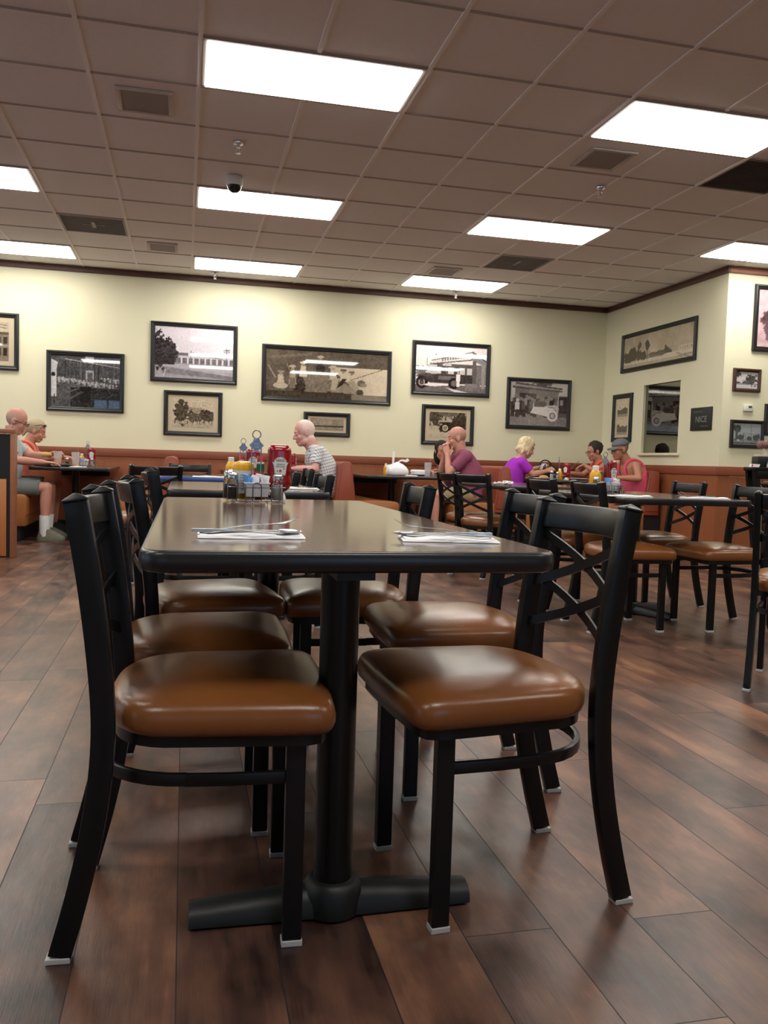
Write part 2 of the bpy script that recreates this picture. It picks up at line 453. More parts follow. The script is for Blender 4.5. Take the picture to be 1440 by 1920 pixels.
for i, j, k in VENTS:
    lab = {(-2, 6): 'grey square air vent in ceiling at left, above the far left panel light', (5, 6): 'grey square air vent right of centre near the wall', (6, 1): 'dark square air return grille cut by right edge'}[(i, j)]
    t = thing('ceiling_vent', lab, 'vent', (gx(i) + S / 2, gy(j) + S / 2, ZC), 0, 'air vents in the ceiling')
    h = S / 2 - .012; mm = M_grille if k == 'mid' else M_grille_dark
    MB().bx(-h, h, -h, h, .02, .03).build('backing', mm, t, smooth=False)
    b = MB(); w = .018
    b.bx(-h, h, -h, -h + w, -.002, .02); b.bx(-h, h, h - w, h, -.002, .02); b.bx(-h, -h + w, -h + w, h - w, -.002, .02); b.bx(h - w, h, -h + w, h - w, -.002, .02)
    b.build('frame', mm, t, smooth=False)
    b = MB()
    for q in range(22):
        y = -h + w + (q + .5) * (2 * h - 2 * w) / 22
        b.box((0, y, .012), (2 * h - 2 * w, .003, .014), Matrix.Translation((0, 0, 0)))
    if k == 'mid':
        b.box((0, 0, .006), (.03, .2, .008)); b.box((0, 0, .004), (.2, .016, .006))
    b.build('slats', mm, t, smooth=False)
def speaker(x, y, w, l, lab):
    t = thing('ceiling_speaker', lab, 'speaker', (x, y, ZC), 0, 'small square ceiling speakers')
    b = MB(); q = .028
    b.bx(-w, w, -l, -l + q, -.008, .004); b.bx(-w, w, l - q, l, -.008, .004); b.bx(-w, -w + q, -l + q, l - q, -.008, .004); b.bx(w - q, w, -l + q, l - q, -.008, .004)
    b.build('frame', M_lframe, t, bevel=.003)
    b = MB(); b.bx(-w + q, w - q, -l + q, l - q, -.004, .002)
    b.build('grille', mat('speaker_grille', (0.30, 0.28, 0.26), 0.8, bump=.5, bscale=500) if 'speaker_grille' not in MAT else MAT['speaker_grille'], t, smooth=False)
speaker(-.268, 5.45, .165, .18, 'square grey ceiling speaker at upper left beside nearest panel light')
speaker(-.255, 9.12, .15, .17, 'small pale square ceiling speaker right of the left grey vent')
speaker(2.78, 9.12, .165, .18, 'small pale square ceiling speaker above panel light near wall, right of centre')
speaker(2.79, 5.46, .165, .18, 'square grey ceiling speaker below the panel light at right')
def sprinkler(x, y, lab):
    t = thing('fire_sprinkler', lab, 'sprinkler', (x, y, ZC), 0, 'chrome fire sprinklers')
    MB().lathe([(.036, 0), (.034, -.008), (.014, -.012), (.014, -.03), (.010, -.034)], seg=14).build('escutcheon', M_chrome, t)
    b = MB()
    for s in (-1, 1): b.tube([(0.009 * s, 0, -.03), (.016 * s, 0, -.045), (.011 * s, 0, -.058), (0, 0, -.066)], .0032, 6)
    b.tube([(0, 0, -.03), (0, 0, -.066)], .003, 6)
    b.build('yoke', M_steel, t)
    MB().lathe([(.003, -.066), (.020, -.068), (.020, -.0705), (.002, -.072)], seg=12).build('deflector', M_steel, t)
sprinkler(.322, 5.95, 'chrome fire sprinkler in ceiling above the dome camera')
sprinkler(3.055, 6.0, 'chrome fire sprinkler in ceiling at right below square speaker')
sprinkler(.311, 10.17, 'chrome fire sprinkler close to back wall at left of centre')
sprinkler(3.268, 10.17, 'chrome fire sprinkler close to back wall above the truck picture')
t = thing('dome_camera', 'white dome security camera with black bubble hanging from ceiling', 'security camera', (.337, 6.66, ZC))
MB().lathe([(.045, .0), (.060, -.004), (.063, -.03), (.062, -.062), (.058, -.07)], seg=24).build('housing', M_white, t)
MB().lathe([(.056, -.066), (.053, -.085), (.043, -.103), (.026, -.117), (.001, -.122)], seg=24).build('bubble', mat('camera_bubble', (.012, .012, .012), .08), t)
# ================================================================ chairs
def vinyl(name, col, var=.12, rough=.32, coat=.25):
    m = mat(name, col, rough, var=var, vscale=7, coat=coat)
    T = NT(m); p = T.n['Principled BSDF']; v = T.coords()
    vo = T.new('ShaderNodeTexVoronoi', feature='DISTANCE_TO_EDGE'); vo.inputs['Scale'].default_value = 420; T.link(v, vo.inputs['Vector'])
    n = T.noise(v, 14, 3, .6, (1, 3, 1))
    T.link(T.bump(T.math('ADD', T.math('MULTIPLY', vo.outputs[0], .5), T.math('MULTIPLY', n, .5)), .16, .003), p.inputs['Normal'])
    p.inputs['Coat Roughness'].default_value = .22
    return m
M_seat = vinyl('seat_vinyl', (0.195, 0.066, 0.017), .25, .28, .3)
def seat_outline(g=0.0, n_side=10):
    # outline of the seat pad, front +x, rounded back
    pts = []
    fx, bx_, fw, bw = .264 + g, -.146 - g, .216 + g, .165 + g
    # front edge from -y to +y, corners slightly rounded
    r = .03
    pts += [(fx - r, -fw), (fx - r * .3, -fw + r * .3), (fx, -fw + r)]
    for k in range(1, 6): pts.append((fx + .006 * math.sin(PI * k / 6), lerp(-fw + r, fw - r, k / 6)))
    pts += [(fx, fw - r), (fx - r * .3, fw - r * .3), (fx - r, fw)]
    # sides narrowing then round back
    for k in range(1, 7):
        t = k / 7; x = lerp(fx - r, .0, t); pts.append((x, lerp(fw, .203 + g, t ** 1.3)))
    for k in range(0, 19):
        a = PI / 2 * (1 - k / 9)   # +90 .. -90
        ca, sa = math.cos(a), math.sin(a)
        pts.append((0.0 - (abs(ca) ** .75) * (-bx_), math.copysign(abs(sa) ** .72, sa) * (.203 + g)))
    for k in range(6, 0, -1):
        t = k / 7; x = lerp(fx - r, .0, t); pts.append((x, -lerp(fw, .203 + g, t ** 1.3)))
    return pts
def seat_mesh():
    b = MB(); o = seat_outline(); c = Vector((.07, 0))
    def ring(s, z, dome=0.0):
        out = []
        for x, y in o:
            px, py = c.x + (x - c.x) * s, c.y + (y - c.y) * s
            out.append((px, py, z))
        return out
    # lower edge rolled, bulging side, domed top
    prof = [(.93, .403), (.965, .4035), (.995, .410), (1.012, .422), (1.014, .436), (1.0, .449), (.975, .4575), (.925, .465), (.84, .4715), (.72, .478), (.56, .483), (.38, .486), (.18, .4875), (.02, .4878)]
    b.rings([ring(s, z) for s, z in prof])
    return b.mesh('seat', M_seat, angle=80)
def chair_meshes():
    D = {}
    D['seat'] = seat_mesh()
    # steel hoop under the pad
    o = [(c[0] * .95 + .0, c[1] * .95) for c in seat_outline(-.006)]
    D['seat_frame'] = MB().sweep([(x, y, .394) for x, y in o], .020, .012, (0, 0, 1), closed=True).mesh('seat_frame', M_black)
    fl = MB().box((.196, 0, .20), (.036, .026, .38)); fl.v = fl.v
    D['front_leg'] = MB().box((0, 0, .205), (.036, .026, .388)).mesh('leg', M_black, bevel=.003, smooth=False)
    D['front_glide'] = MB().box((0, 0, .006), (.039, .029, .012)).mesh('foot_glide', M_glide, bevel=.002, smooth=False)
    path = bez([(-.212, 0, .011), (-.187, 0, .105), (-.162, 0, .22), (-.147, 0, .33), (-.143, 0, .43), (-.151, 0, .54), (-.169, 0, .68), (-.192, 0, .815)], 5)
    b = MB(); b.sweep(path, .026, .040, (0, 1, 0))
    # pyramid cap
    e = path[-1]; d = (path[-1] - path[-2]).normalized(); s = Vector((d.z, 0, -d.x))
    base = [e + Vector((0, a * .0145, 0)) + s * (c * .0215) for a, c in ((-1, -1), (1, -1), (1, 1), (-1, 1))]
    top = [p + d * .005 for p in base]
    ap = e + d * .0135
    b.rings([base, top, [ap + (p - e) * .12 for p in top]])
    D['rear_leg'] = b.mesh('leg', M_black, bevel=.0025, angle=25)
    D['rear_glide'] = MB().box((-.214, 0, .0055), (.042, .029, .011)).mesh('foot_glide', M_glide, bevel=.002, smooth=False)
    # stretcher hoop
    pts = [(.185, -.176, .318), (.08, -.178, .318), (0, -.176, .319)]
    for k in range(0, 17):
        a = -PI / 2 + PI * k / 16
        pts.append((-.0 - .168 * math.cos(a), .176 * math.sin(a), .32))
    pts += [(0.001, .176, .319), (.08, .178, .318), (.185, .176, .318)]
    D['stretcher'] = MB().sweep(pts, .022, .011, (0, 0, 1)).mesh('stretcher', M_black, bevel=.002)
    # bowed top rail
    def back_x(z): # post centre line
        for a, c in zip(path[:-1], path[1:]):
            if a.z <= z <= c.z: return lerp(a.x, c.x, (z - a.z) / (c.z - a.z))
        return path[-1].x
    pts = []
    for k in range(13):
        y = lerp(-.166, .166, k / 12); pts.append((back_x(.78) - .034 * (1 - (y / .166) ** 2), y, .783))
    tilt = Vector((-.18, 0, 1))
    D['top_rail'] = MB().sweep(pts, .062, .020, tilt).mesh('top_rail', M_black, bevel=.005, angle=50)
    def lat(z0, z1):
        pts = []
        for k in range(13):
            y = lerp(-.172, .172, k / 12); z = lerp(z0, z1, k / 12)
            pts.append((back_x(z) - .030 * (1 - (y / .172) ** 2), y, z))
        d = Vector((0, .344, z1 - z0)).normalized(); bb = Vector((0, -d.z, d.y))
        return pts, bb
    for nm, z0, z1, off in (('la', .745, .622, 0), ('lb', .645, .525, 0), ('lc', .622, .745, .004), ('ld', .525, .645, .004)):
        pts, bb = lat(z0, z1)
        D[nm] = MB().sweep([(p[0] + off, p[1], p[2]) for p in pts], .021, .005, bb).mesh('cross_bar', M_black, angle=50)
    return D
CH = chair_meshes()
def mobj(name, me, parent, loc=(0, 0, 0)):
    o = bpy.data.objects.new(name, me); COL.objects.link(o); o.parent = parent; o.location = loc; return o
PROTO = None
def chair(x, y, deg, label, group):
    global PROTO
    if PROTO is not None: return dup(PROTO, (x, y, 0), rad(deg), label, group)
    t = thing('dining_chair', label, 'chair', (x, y, 0), rad(deg), group)
    mobj('seat', CH['seat'], t); mobj('seat_frame', CH['seat_frame'], t); mobj('stretcher', CH['stretcher'], t)
    for s in (-1, 1):
        l = mobj('leg', CH['front_leg'], t, (.196, s * .176, 0)); mobj('foot_glide', CH['front_glide'], l)
        l = mobj('leg', CH['rear_leg'], t, (0, s * .172, 0)); mobj('foot_glide', CH['rear_glide'], l)
    mobj('top_rail', CH['top_rail'], t)
    for k in ('la', 'lb', 'lc', 'ld'): mobj('cross_bar', CH[k], t)
    PROTO = t; return t
G1, G2, G3 = 'chairs along the long near table', 'chairs along the middle tables', 'chairs at the right hand tables'
chair(.018, 1.687, -2.2, 'black metal chair with brown seat, nearest at left of the near table', G1)
chair(.672, 1.687, 184.5, 'black metal chair with brown seat, nearest at right of the near table', G1)
chair(-.005, 2.15, -1, 'brown seated chair directly behind the nearest left chair', G1)
chair(.80, 2.285, 178.5, 'brown seated chair directly behind the nearest right chair', G1)
chair(.03, 2.76, 8, 'third chair back on the left side of the near table, turned outward', G1)
chair(.59, 2.78, 176, 'third chair back on the right side of the near table', G1)
chair(.03, 4.22, 4, 'chair at left of the second table, nearer of its two', G2)
chair(.03, 4.80, 3, 'chair at left of the second table, farther of its two', G2)
chair(.50, 4.22, 181, 'chair at right of the second table near the plaid shirted man', G2)
chair(.43, 4.88, 178, 'chair at right of the second table, half hidden by ketchup', G2)
chair(-.25, 6.27, 108, 'chair with bluish rail turned away at near end of table with blue lit edge', G2)
chair(.05, 7.55, -90, 'chair facing the camera at far end of the table with blue lit edge', G2)
chair(.72, 6.3, 180, 'chair at right of the table with blue lit edge behind the ketchup', G2)
# right hand column
chair(2.385, 4.305, -1, 'brown seated chair facing right at left side of right hand table', G3)
chair(2.40, 4.98, 2, 'chair behind it at left side of right hand table, farther one', G3)
chair(3.07, 4.28, 180.5, 'brown seated chair at right side of right hand table, nearer one', G3)
chair(3.13, 5.05, 178, 'chair at right side of right hand table, farther, against brown wall', G3)
chair(2.38, 6.42, 30, 'cross backed chair seen from behind in front of maroon shirted man', G3)
chair(2.40, 6.95, 10, 'farther cross backed chair beside the one in front of maroon shirted man', G3)
chair(2.5465, 3.003, 45, 'chair cut off by the right edge with only its back and rear leg visible', G3)

# ================================================================ tables
M_top = mat('table_laminate', (0.105, 0.062, 0.042), 0.11, var=0.22, vscale=18, bump=0.03, bscale=60, spec=0.75, mapscale=(2, 1, 1))
M_edge = mat('table_edge', (0.011, 0.011, 0.014), 0.3, spec=0.6)
M_edgebluelit = mat('table_edge_bluelit', (0.03, 0.075, 0.26), 0.35, spec=0.6)  # blue window light reflected in a dark edge, put into its base colour
M_iron = mat('cast_iron', (0.007, 0.008, 0.0085), 0.45, bump=.12, bscale=500)
def rrect(hx, hy, r, n=6):
    out = []
    for cx, cy, a0 in ((hx - r, hy - r, 0), (-hx + r, hy - r, 90), (-hx + r, -hy + r, 180), (hx - r, -hy + r, 270)):
        for k in range(n + 1):
            a = rad(a0 + 90 * k / n); out.append((cx + r * math.cos(a), cy + r * math.sin(a)))
    return out
def table(name, x, y, w, l, label, cat='table', h=.743, r=.05, bases='T', edge=None, rz=0, group=None, tops=None):
    t = thing(name, label, cat, (x, y, 0), rz, group)
    E_ = edge or M_edge
    b = MB()
    def ring(s, z): return [(px, py, z) for px, py in rrect(w / 2 - s, l / 2 - s, max(.004, r - s))]
    b.rings([ring(.010, h - .038), ring(.002, h - .033), ring(0, h - .02), ring(.001, h - .006), ring(.005, h - .001), ring(.009, h - .0003)])
    b.build('edge_band', E_, t, angle=60)
    MB().rings([ring(.010, h - .03), ring(.0085, h)]).build('tabletop', tops or M_top, t, smooth=False)
    def col(px, py, kind):
        MB().lathe([(.0385, .05), (.038, h - .06)], (px, py, 0), 24).build('post', M_black, t)
        b = MB(); b.box((px, py, h - .049), (w * .5, .07, .018)); b.box((px, py, h - .049), (.07, .3, .016)); b.build('top_plate', M_iron, t, smooth=False)
        b = MB()
        if kind == 'T': arms = [(0, .28), (180, .28)]
        else: arms = [(a, .29) for a in (28, 118, 208, 298)]
        for a, ln in arms:
            M = Matrix.Translation((px, py, 0)) @ Matrix.Rotation(rad(a), 4, 'Z')
            rs = []
            for k in range(9):
                q = k / 8; xx = lerp(.02, ln, q); ht = lerp(.062, .040, q); hw = lerp(.040, .034, q)
                rs.append([(xx, -hw, .006), (xx, -hw * .95, ht * .55), (xx, -hw * .6, ht * .9), (xx, 0, ht), (xx, hw * .6, ht * .9), (xx, hw * .95, ht * .55), (xx, hw, .006)])
            b.rings(rs, M=M)
            for s in (-1, 1): pass
        b.lathe([(.001, .006), (.058, .006), (.060, .05), (.052, .066), (.044, .072), (.001, .072)], (px, py, 0), 24)
        for a, ln in arms:
            c = Matrix.Rotation(rad(a), 3, 'Z') @ Vector((ln - .03, 0, 0)); b.lathe([(.016, 0), (.018, .006)], (px + c.x, py + c.y, 0), 10)
        b.build('base', M_iron, t, angle=50)
    if bases == 'T':
        for s in (-1, 1): col(0, s * (l / 2 - .20), 'T')
    elif bases == 'X': col(0, 0, 'X')
    elif bases == 'wall': pass
    return t
TX = .301
table('dining_table', TX, 2.316, .748, 1.82, 'long dark dining table in foreground with two cutlery settings', group=None)
table('dining_table', TX + .003, 4.565, .765, 1.22, 'second dark table behind the near table, set with red sauce bottles', bases='X')
table('dining_table', TX - .06, 6.85, .80, 1.22, 'farther table with front edge tinted as by blue daylight near the left booths', bases='X', edge=M_edgebluelit, rz=rad(-2))
table('dining_table', 2.735, 4.72, .80, 1.22, 'dark table at right with wire caddy and two cutlery bundles', bases='X', r=.06)
table('dining_table', 2.78, 6.62, .78, 1.22, 'dark table with crumpled napkins between the cross backed chairs and booths', bases='X')

# ================================================================ booths
M_red = vinyl('booth_red_vinyl', (0.26, 0.058, 0.03), .12, .45, .05)
M_org = vinyl('booth_tan_vinyl', (0.33, 0.115, 0.032), .12, .35, .2)
BY0, BY1 = 8.82, 10.37
def bench(xc, sides, label, back_w=(.125, .25), zt=.885):
    # xc: centre of backrest; sides: list of +1 / -1 seat directions
    t = thing('booth_bench', label, 'booth', (xc, (BY0 + BY1) / 2, 0), 0, 'booth benches along the back wall')
    hy = (BY1 - BY0) / 2; wt, wb = back_w[0] / 2, back_w[1] / 2
    x0 = -wb if -1 in sides or len(sides) > 1 else -wt * 1.2
    x1 = wb if 1 in sides or len(sides) > 1 else wt * 1.2
    xa = -wt if -1 in sides else -wt * 1.1; xb = wt if 1 in sides else wt * 1.1
    def prof(y, s=0.0):
        out = [(x0 + s, y, .36), (lerp(x0, xa, .5) + s, y, .62), (xa + s, y, zt - .03)]
        for k in range(1, 6):
            a = PI * (1 - k / 6); out.append(((xa + xb) / 2 + (xb - xa) / 2 * math.cos(a) * (1 - .0), y, zt - .03 + .03 * math.sin(a)))
        out += [(xb - s, y, zt - .03), (lerp(x1, xb, .5) - s, y, .62), (x1 - s, y, .36)]
        return out
    b = MB(); b.rings([prof(-hy), prof(hy)]); b.build('backrest', M_red, t, bevel=.012, angle=50)
    # piped end panel of the backrest
    b = MB(); pr = [Vector(p) for p in prof(-hy)]; cen = Vector((0, -hy, .6))
    inner = [cen + (p - cen) * .80 for p in pr]
    b.rings([[(p.x, -hy - .010, p.z) for p in inner], [(p.x, -hy + .004, p.z) for p in inner]])
    b.build('end_panel', M_red, t, bevel=.004)
    for s in sides:
        xi, xo = (wb if s > 0 else -wb) * .9, s * (wb + .46)
        b = MB()
        def sp(y):
            r = .05
            out = [(xi, y, .15), (xo, y, .15), (xo, y, .245), (xo + s * .012, y, .262), (xo + s * .014, y, .40)]
            for k in range(0, 6):
                a = PI / 2 * k / 5; out.append((xo + s * (.014 - r + r * math.cos(a)), y, .415 + r * math.sin(a)))
            out += [(lerp(xo, xi, .5), y, .475), (xi, y, .465)]
            return out
        ys = [-hy, -hy + .012, hy]
        b.rings([sp(-hy), sp(hy)])
        b.build('seat', M_org, t, bevel=.014, angle=50)
        MB().bx(min(xi, xo - s * .05), max(xi, xo - s * .05), -hy + .03, hy, 0, .15).build('kick_plinth', M_blackpl, t, smooth=False)
    MB().bx(-wb * .9, wb * .9, -hy + .03, hy, 0, .36).build('core', M_blackpl, t, smooth=False)
    return t
bench(-2.10, [1], 'tan booth bench at far left under the grey shirted man')
bench(-.135, [-1, 1], 'booth bench left of centre with rounded red back top showing over chairs')
bench(1.68, [-1, 1], 'booth bench with red back behind the plaid shirted man')
bench(3.49, [-1, 1], 'booth bench with red back between maroon shirt and purple shirt')
bench(5.345, [-1], 'booth bench at right corner behind the pink tank top man')
def booth_table(xc, label, w=.76, y0=8.86, y1=10.385):
    t = thing('booth_table', label, 'table', (xc, (y0 + y1) / 2, 0), 0, 'booth tables along the back wall')
    l = y1 - y0; h = .745
    b = MB()
    def ring(s, z): return [(px, py, z) for px, py in rrect(w / 2 - s, l / 2 - s, max(.004, .03 - s))]
    b.rings([ring(.006, h - .036), ring(0, h - .03), ring(0, h - .006), ring(.006, h - .0005)]); b.build('edge_band', M_edge, t, angle=60)
    MB().rings([ring(.008, h - .02), ring(.008, h)]).build('tabletop', M_top, t, smooth=False)
    MB().lathe([(.04, .04), (.038, h - .036)], (0, -.2, 0), 18).build('post', M_black, t)
    b = MB(); b.lathe([(.001, 0), (.2, 0), (.19, .02), (.06, .045), (.001, .05)], (0, -.2, 0), 20); b.build('base', M_iron, t)
    b = MB(); b.box((0, l / 2 - .02, h - .08), (w * .7, .035, .08)); b.build('wall_bracket', M_iron, t, smooth=False)
    return t
booth_table(-1.12, 'booth table at left shared by couple with drinks and caddy')
booth_table(.80, 'booth table in front of the plaid shirted man')
booth_table(2.33, 'booth table with white takeout bag in front of maroon shirted man', .84)
booth_table(4.43, 'booth table between purple shirted woman and tank top couple')

# ================================================================ service cabinet at the left edge
M_cab = wood_mat('cabinet_wood', (.36, .115, .035), (.50, .19, .062), .35, (8, 8, 1.2))
M_cabedge = wood_mat('cabinet_edge_wood', (.22, .075, .035), (.33, .125, .06), .4, (3, 3, 25))
t = thing('service_cabinet', 'wooden service station with black upper shelf at left edge', 'cabinet', (-1.975, 7.52, 0))
b = MB(); b.bx(-.6, .567, .0, .12, .0, .652); b.build('body', M_blackpl, t, smooth=False)
MB().bx(-.6, .539, -.018, -.001, .012, .655).build('door', M_cab, t, bevel=.003)
MB().bx(-.6, .567, .0, .12, .652, 1.03).build('upper_recess', mat('cabinet_dark', (.006, .006, .007), .5), t, smooth=False)
MB().bx(.567, .598, -.02, .12, .0, 1.035).build('side_panel', M_cabedge, t, bevel=.003)
MB().bx(-.62, .600, -.025, .13, 1.035, 1.072).build('top', M_cabedge, t, bevel=.004)
# ================================================================ framed pictures
def vnoise(h, w, cell, seed, octv=3):
    r = np.random.RandomState(seed); out = np.zeros((h, w)); amp = 1.0; tot = 0
    for o in range(octv):
        c = max(1.0, cell / 2 ** o); gh, gw = int(h / c) + 3, int(w / c) + 3
        g = r.rand(gh, gw); yy = np.arange(h) / c; xx = np.arange(w) / c
        y0 = yy.astype(int); x0 = xx.astype(int); fy = (yy - y0)[:, None]; fx = (xx - x0)[None, :]
        fy = fy * fy * (3 - 2 * fy); fx = fx * fx * (3 - 2 * fx)
        a = g[y0][:, x0]; b = g[y0][:, x0 + 1]; c_ = g[y0 + 1][:, x0]; d = g[y0 + 1][:, x0 + 1]
        out += amp * ((a * (1 - fx) + b * fx) * (1 - fy) + (c_ * (1 - fx) + d * fx) * fy); tot += amp; amp *= .5
    return out / tot
class Pic:
    def __init__(s, asp, n=120, seed=1):
        s.w = n; s.h = max(12, int(n / asp)); s.a = np.full((s.h, s.w), .5); s.seed = seed
        s.Y, s.X = np.mgrid[0:s.h, 0:s.w]; s.X = s.X / (s.w - 1); s.Y = s.Y / (s.h - 1); s.asp = asp
    def n(s, cell, k=0, o=3): return vnoise(s.h, s.w, cell, s.seed * 31 + k, o)
    def put(s, m, v): s.a = np.where(m, v, s.a); return s
    def rect(s, x0, x1, y0, y1, v): return s.put((s.X >= x0) & (s.X <= x1) & (s.Y >= y0) & (s.Y <= y1), v)
    def ell(s, x, y, rx, ry, v): return s.put(((s.X - x) / rx) ** 2 + ((s.Y - y) / ry) ** 2 < 1, v)
    def blob(s, x, y, rx, ry, v, k, jag=.9, tex=.12):
        n = s.n(5, k); return s.put(((s.X - x) / rx) ** 2 + ((s.Y - y) / ry) ** 2 < 1 + (n - .5) * jag * 2, v + (s.n(3, k + 9) - .5) * tex * 2)
    def poly(s, P, v):
        m = np.zeros_like(s.X, bool); n = len(P)
        for i in range(n):
            (x1, y1), (x2, y2) = P[i], P[(i + 1) % n]
            if y1 == y2: continue
            c = ((y1 > s.Y) != (y2 > s.Y)) & (s.X < (x2 - x1) * (s.Y - y1) / (y2 - y1) + x1); m ^= c
        return s.put(m, v)
    def line(s, x0, y0, x1, y1, t, v):
        dx, dy = (x1 - x0) * s.asp, y1 - y0; L = math.hypot(dx, dy); px, py = (s.X - x0) * s.asp, s.Y - y0
        q = np.clip((px * dx + py * dy) / (L * L), 0, 1); return s.put(np.hypot(px - q * dx, py - q * dy) < t, v)
    def ring(s, x, y, r, t, v, fill=None):
        d = np.hypot((s.X - x) * s.asp, s.Y - y)
        if fill is not None: s.put(d < r, fill)
        return s.put(np.abs(d - r) < t, v)
    def man(s, x, y, h, body, head=.75, leg=None):
        s.rect(x - h * .13 / s.asp, x + h * .13 / s.asp, y + h * .35, y + h * .8, body); s.rect(x - h * .11 / s.asp, x + h * .11 / s.asp, y, y + h * .4, leg if leg is not None else body * .6)
        s.ell(x, y + h * .9, h * .085 / s.asp, h * .1, head); return s
    def grain(s, k): s.a = np.clip(s.a + (s.n(2, 77, 1) - .5) * k, 0, 1); return s
def P_sepia_store(asp):
    p = Pic(asp, 60, 11); p.a = .70 + .1 * p.n(20); p.rect(.1, 1, .1, .72, .42); p.rect(.1, 1, .68, .74, .25)
    for k in range(5): p.rect(.18 + .17 * k, .27 + .17 * k, .45, .62, .14); p.rect(.18 + .17 * k, .27 + .17 * k, .14, .34, .1)
    p.rect(.05, 1, .36, .41, .55); p.rect(0, 1, 0, .12, .45); p.line(.62, .05, .66, .98, .012, .16); p.line(.5, .9, .95, .84, .008, .2); p.line(.5, .96, .95, .92, .008, .2); return p.grain(.12)
def P_hall(asp):
    p = Pic(asp, 130, 3); p.a = .16 + .16 * p.n(14)
    for k in range(26): p.rect(.2 + k * .032, .212 + k * .032, .55, .92, .12 + .22 * ((k * 7) % 5) / 5)
    p.rect(0, 1, .9, 1, .24); p.rect(.49, .62, .88, .99, .8); p.line(.2, .93, 1, .80, .006, .75)
    for k in range(70):
        x = .1 + .9 * ((k * .618) % 1); y = .44 + .14 * ((k * .377) % 1); p.ell(x, y, .012, .022, .35 + .5 * ((k * .73) % 1)); p.ell(x, y - .035, .016, .025, .12 + .6 * ((k * .41) % 1))
    p.rect(.28, 1, .0, .38, .10); p.rect(.42, .58, .1, .4, .05); p.rect(.5, .62, .55, .72, .62); p.rect(.52, .6, .5, .68, .3)
    p.poly([(0, .2), (0, .92), (.10, .86), (.08, .72), (.085, .2)], .82); p.ell(.035, .62, .028, .05, .1); p.rect(.01, .08, .22, .58, .9); p.rect(.04, .06, .05, .24, .08)
    p.line(.14, .25, .4, .36, .012, .3); p.line(.2, .1, .44, .3, .02, .22); return p.grain(.16)
def P_station(asp):
    p = Pic(asp, 140, 5); p.a = .78 + .10 * p.X + .05 * p.n(40)
    p.rect(0, 1, 0, .30, .62); p.put((p.Y < .30) & (p.Y < .24 - .10 * p.X), .50 + .15 * p.n(9)); p.put((p.Y < .22 - .16 * (p.X - .1)) & (p.X > .1) & (p.Y > .10 - .1 * p.X), .30 + .2 * p.n(6))
    p.rect(.0, 1, .28, .40, .28 + .25 * p.n(4)); p.rect(.26, .42, .38, .50, .32); p.rect(.3, 1, .40, .44, .72); p.rect(.3, .98, .30, .39, .16 + .3 * p.n(3))
    for k in range(9): p.rect(.33 + .075 * k, .35 + .075 * k, .29, .41, .82)
    for k in range(14): p.line(.46 + .03 * k, .52 - .008 * k, .48 + .03 * k, .50 - .008 * k, .008, .35)
    p.rect(.448, .458, .4, .56, .2); p.blob(.05, .52, .16, .34, .10, 1, 1.0); p.blob(.18, .50, .10, .2, .12, 2, 1.0); p.rect(0, .25, .26, .42, .10)
    p.line(.915, .28, .915, .62, .008, .22); p.line(.87, .585, .96, .59, .007, .22); p.line(.88, .55, .95, .555, .006, .25); p.line(.11, .02, .14, .16, .006, .85); return p.grain(.1)
def P_park(asp):
    p = Pic(asp, 80, 7); p.a = .78 + .1 * p.n(20); p.rect(0, 1, 0, .3, .55 + .3 * p.n(3)); p.rect(.38, .72, .3, .72, .55); p.blob(.25, .55, .2, .38, .18, 1, 1.2); p.blob(.2, .8, .08, .2, .2, 2); p.blob(.82, .42, .22, .2, .2, 3, 1.2); p.blob(.55, .35, .2, .14, .25, 4, 1.2)
    for k in range(16): p.rect(.05 + .06 * k, .07 + .06 * k, .12, .24, .2 + .7 * ((k * .6) % 1))
    return p.grain(.25)
def P_fishing(asp):
    p = Pic(asp, 170, 9); p.a = .17 + .2 * p.n(12); 
    p.put((p.X + .9 * (p.Y - .5) * .6 > .60) & (p.Y < .68 + .02 * p.n(6)), .78 + .2 * p.n(26)); p.put((p.Y > .68) & (p.X > .5), .24 + .08 * p.n(8))
    p.blob(.43, .32, .14, .26, .42, 1, .4); p.blob(.64, .16, .11, .17, .52, 2, .4); p.blob(.27, .25, .05, .2, .13, 3, .5); p.rect(0, .55, 0, .13, .1 + .1 * p.n(5))
    p.put((p.Y < .16 - .14 * (p.X - .5)) & (p.X > .5) & (p.X < .72), .16)
    def f(x, y, h, c, hat): 
        p.poly([(x - .03, y), (x + .035, y), (x + .018, y + h * .72), (x - .018, y + h * .72)], c); p.ell(x, y + h * .8, .013, .05, .55); p.ell(x, y + h * .88, .028, .028, hat)
    f(.12, .25, .32, .75, .5); p.ell(.12, .24, .06, .06, .72); f(.215, .28, .42, .6, .7); p.rect(.19, .24, .2, .42, .4); f(.30, .44, .34, .88, .95); f(.44, .58, .34, .12, .75); p.rect(.405, .475, .55, .70, .1); f(.545, .42, .3, .78, .8); f(.63, .38, .28, .85, .3); f(.70, .36, .26, .85, .4)
    p.poly([(.53, .2), (.57, .2), (.60, .45), (.54, .45)], .7); p.poly([(.57, .22), (.62, .3), (.66, .44), (.62, .44)], .12); p.poly([(.66, .38), (.72, .42), (.78, .2), (.74, .17)], .62); p.ell(.77, .17, .03, .06, .2); p.ell(.78, .36, .035, .07, .35); p.ell(.8, .33, .03, .04, .5)
    p.line(.69, .42, .98, .70, .006, .15); p.line(.02, .65, .08, .4, .01, .6); p.line(.17, .7, .2, .5, .008, .5); p.line(.05, .82, .36, .93, .03, .36); p.put((p.X > .7) & (p.Y < .12), .42 + .1 * p.n(6)); return p.grain(.1)
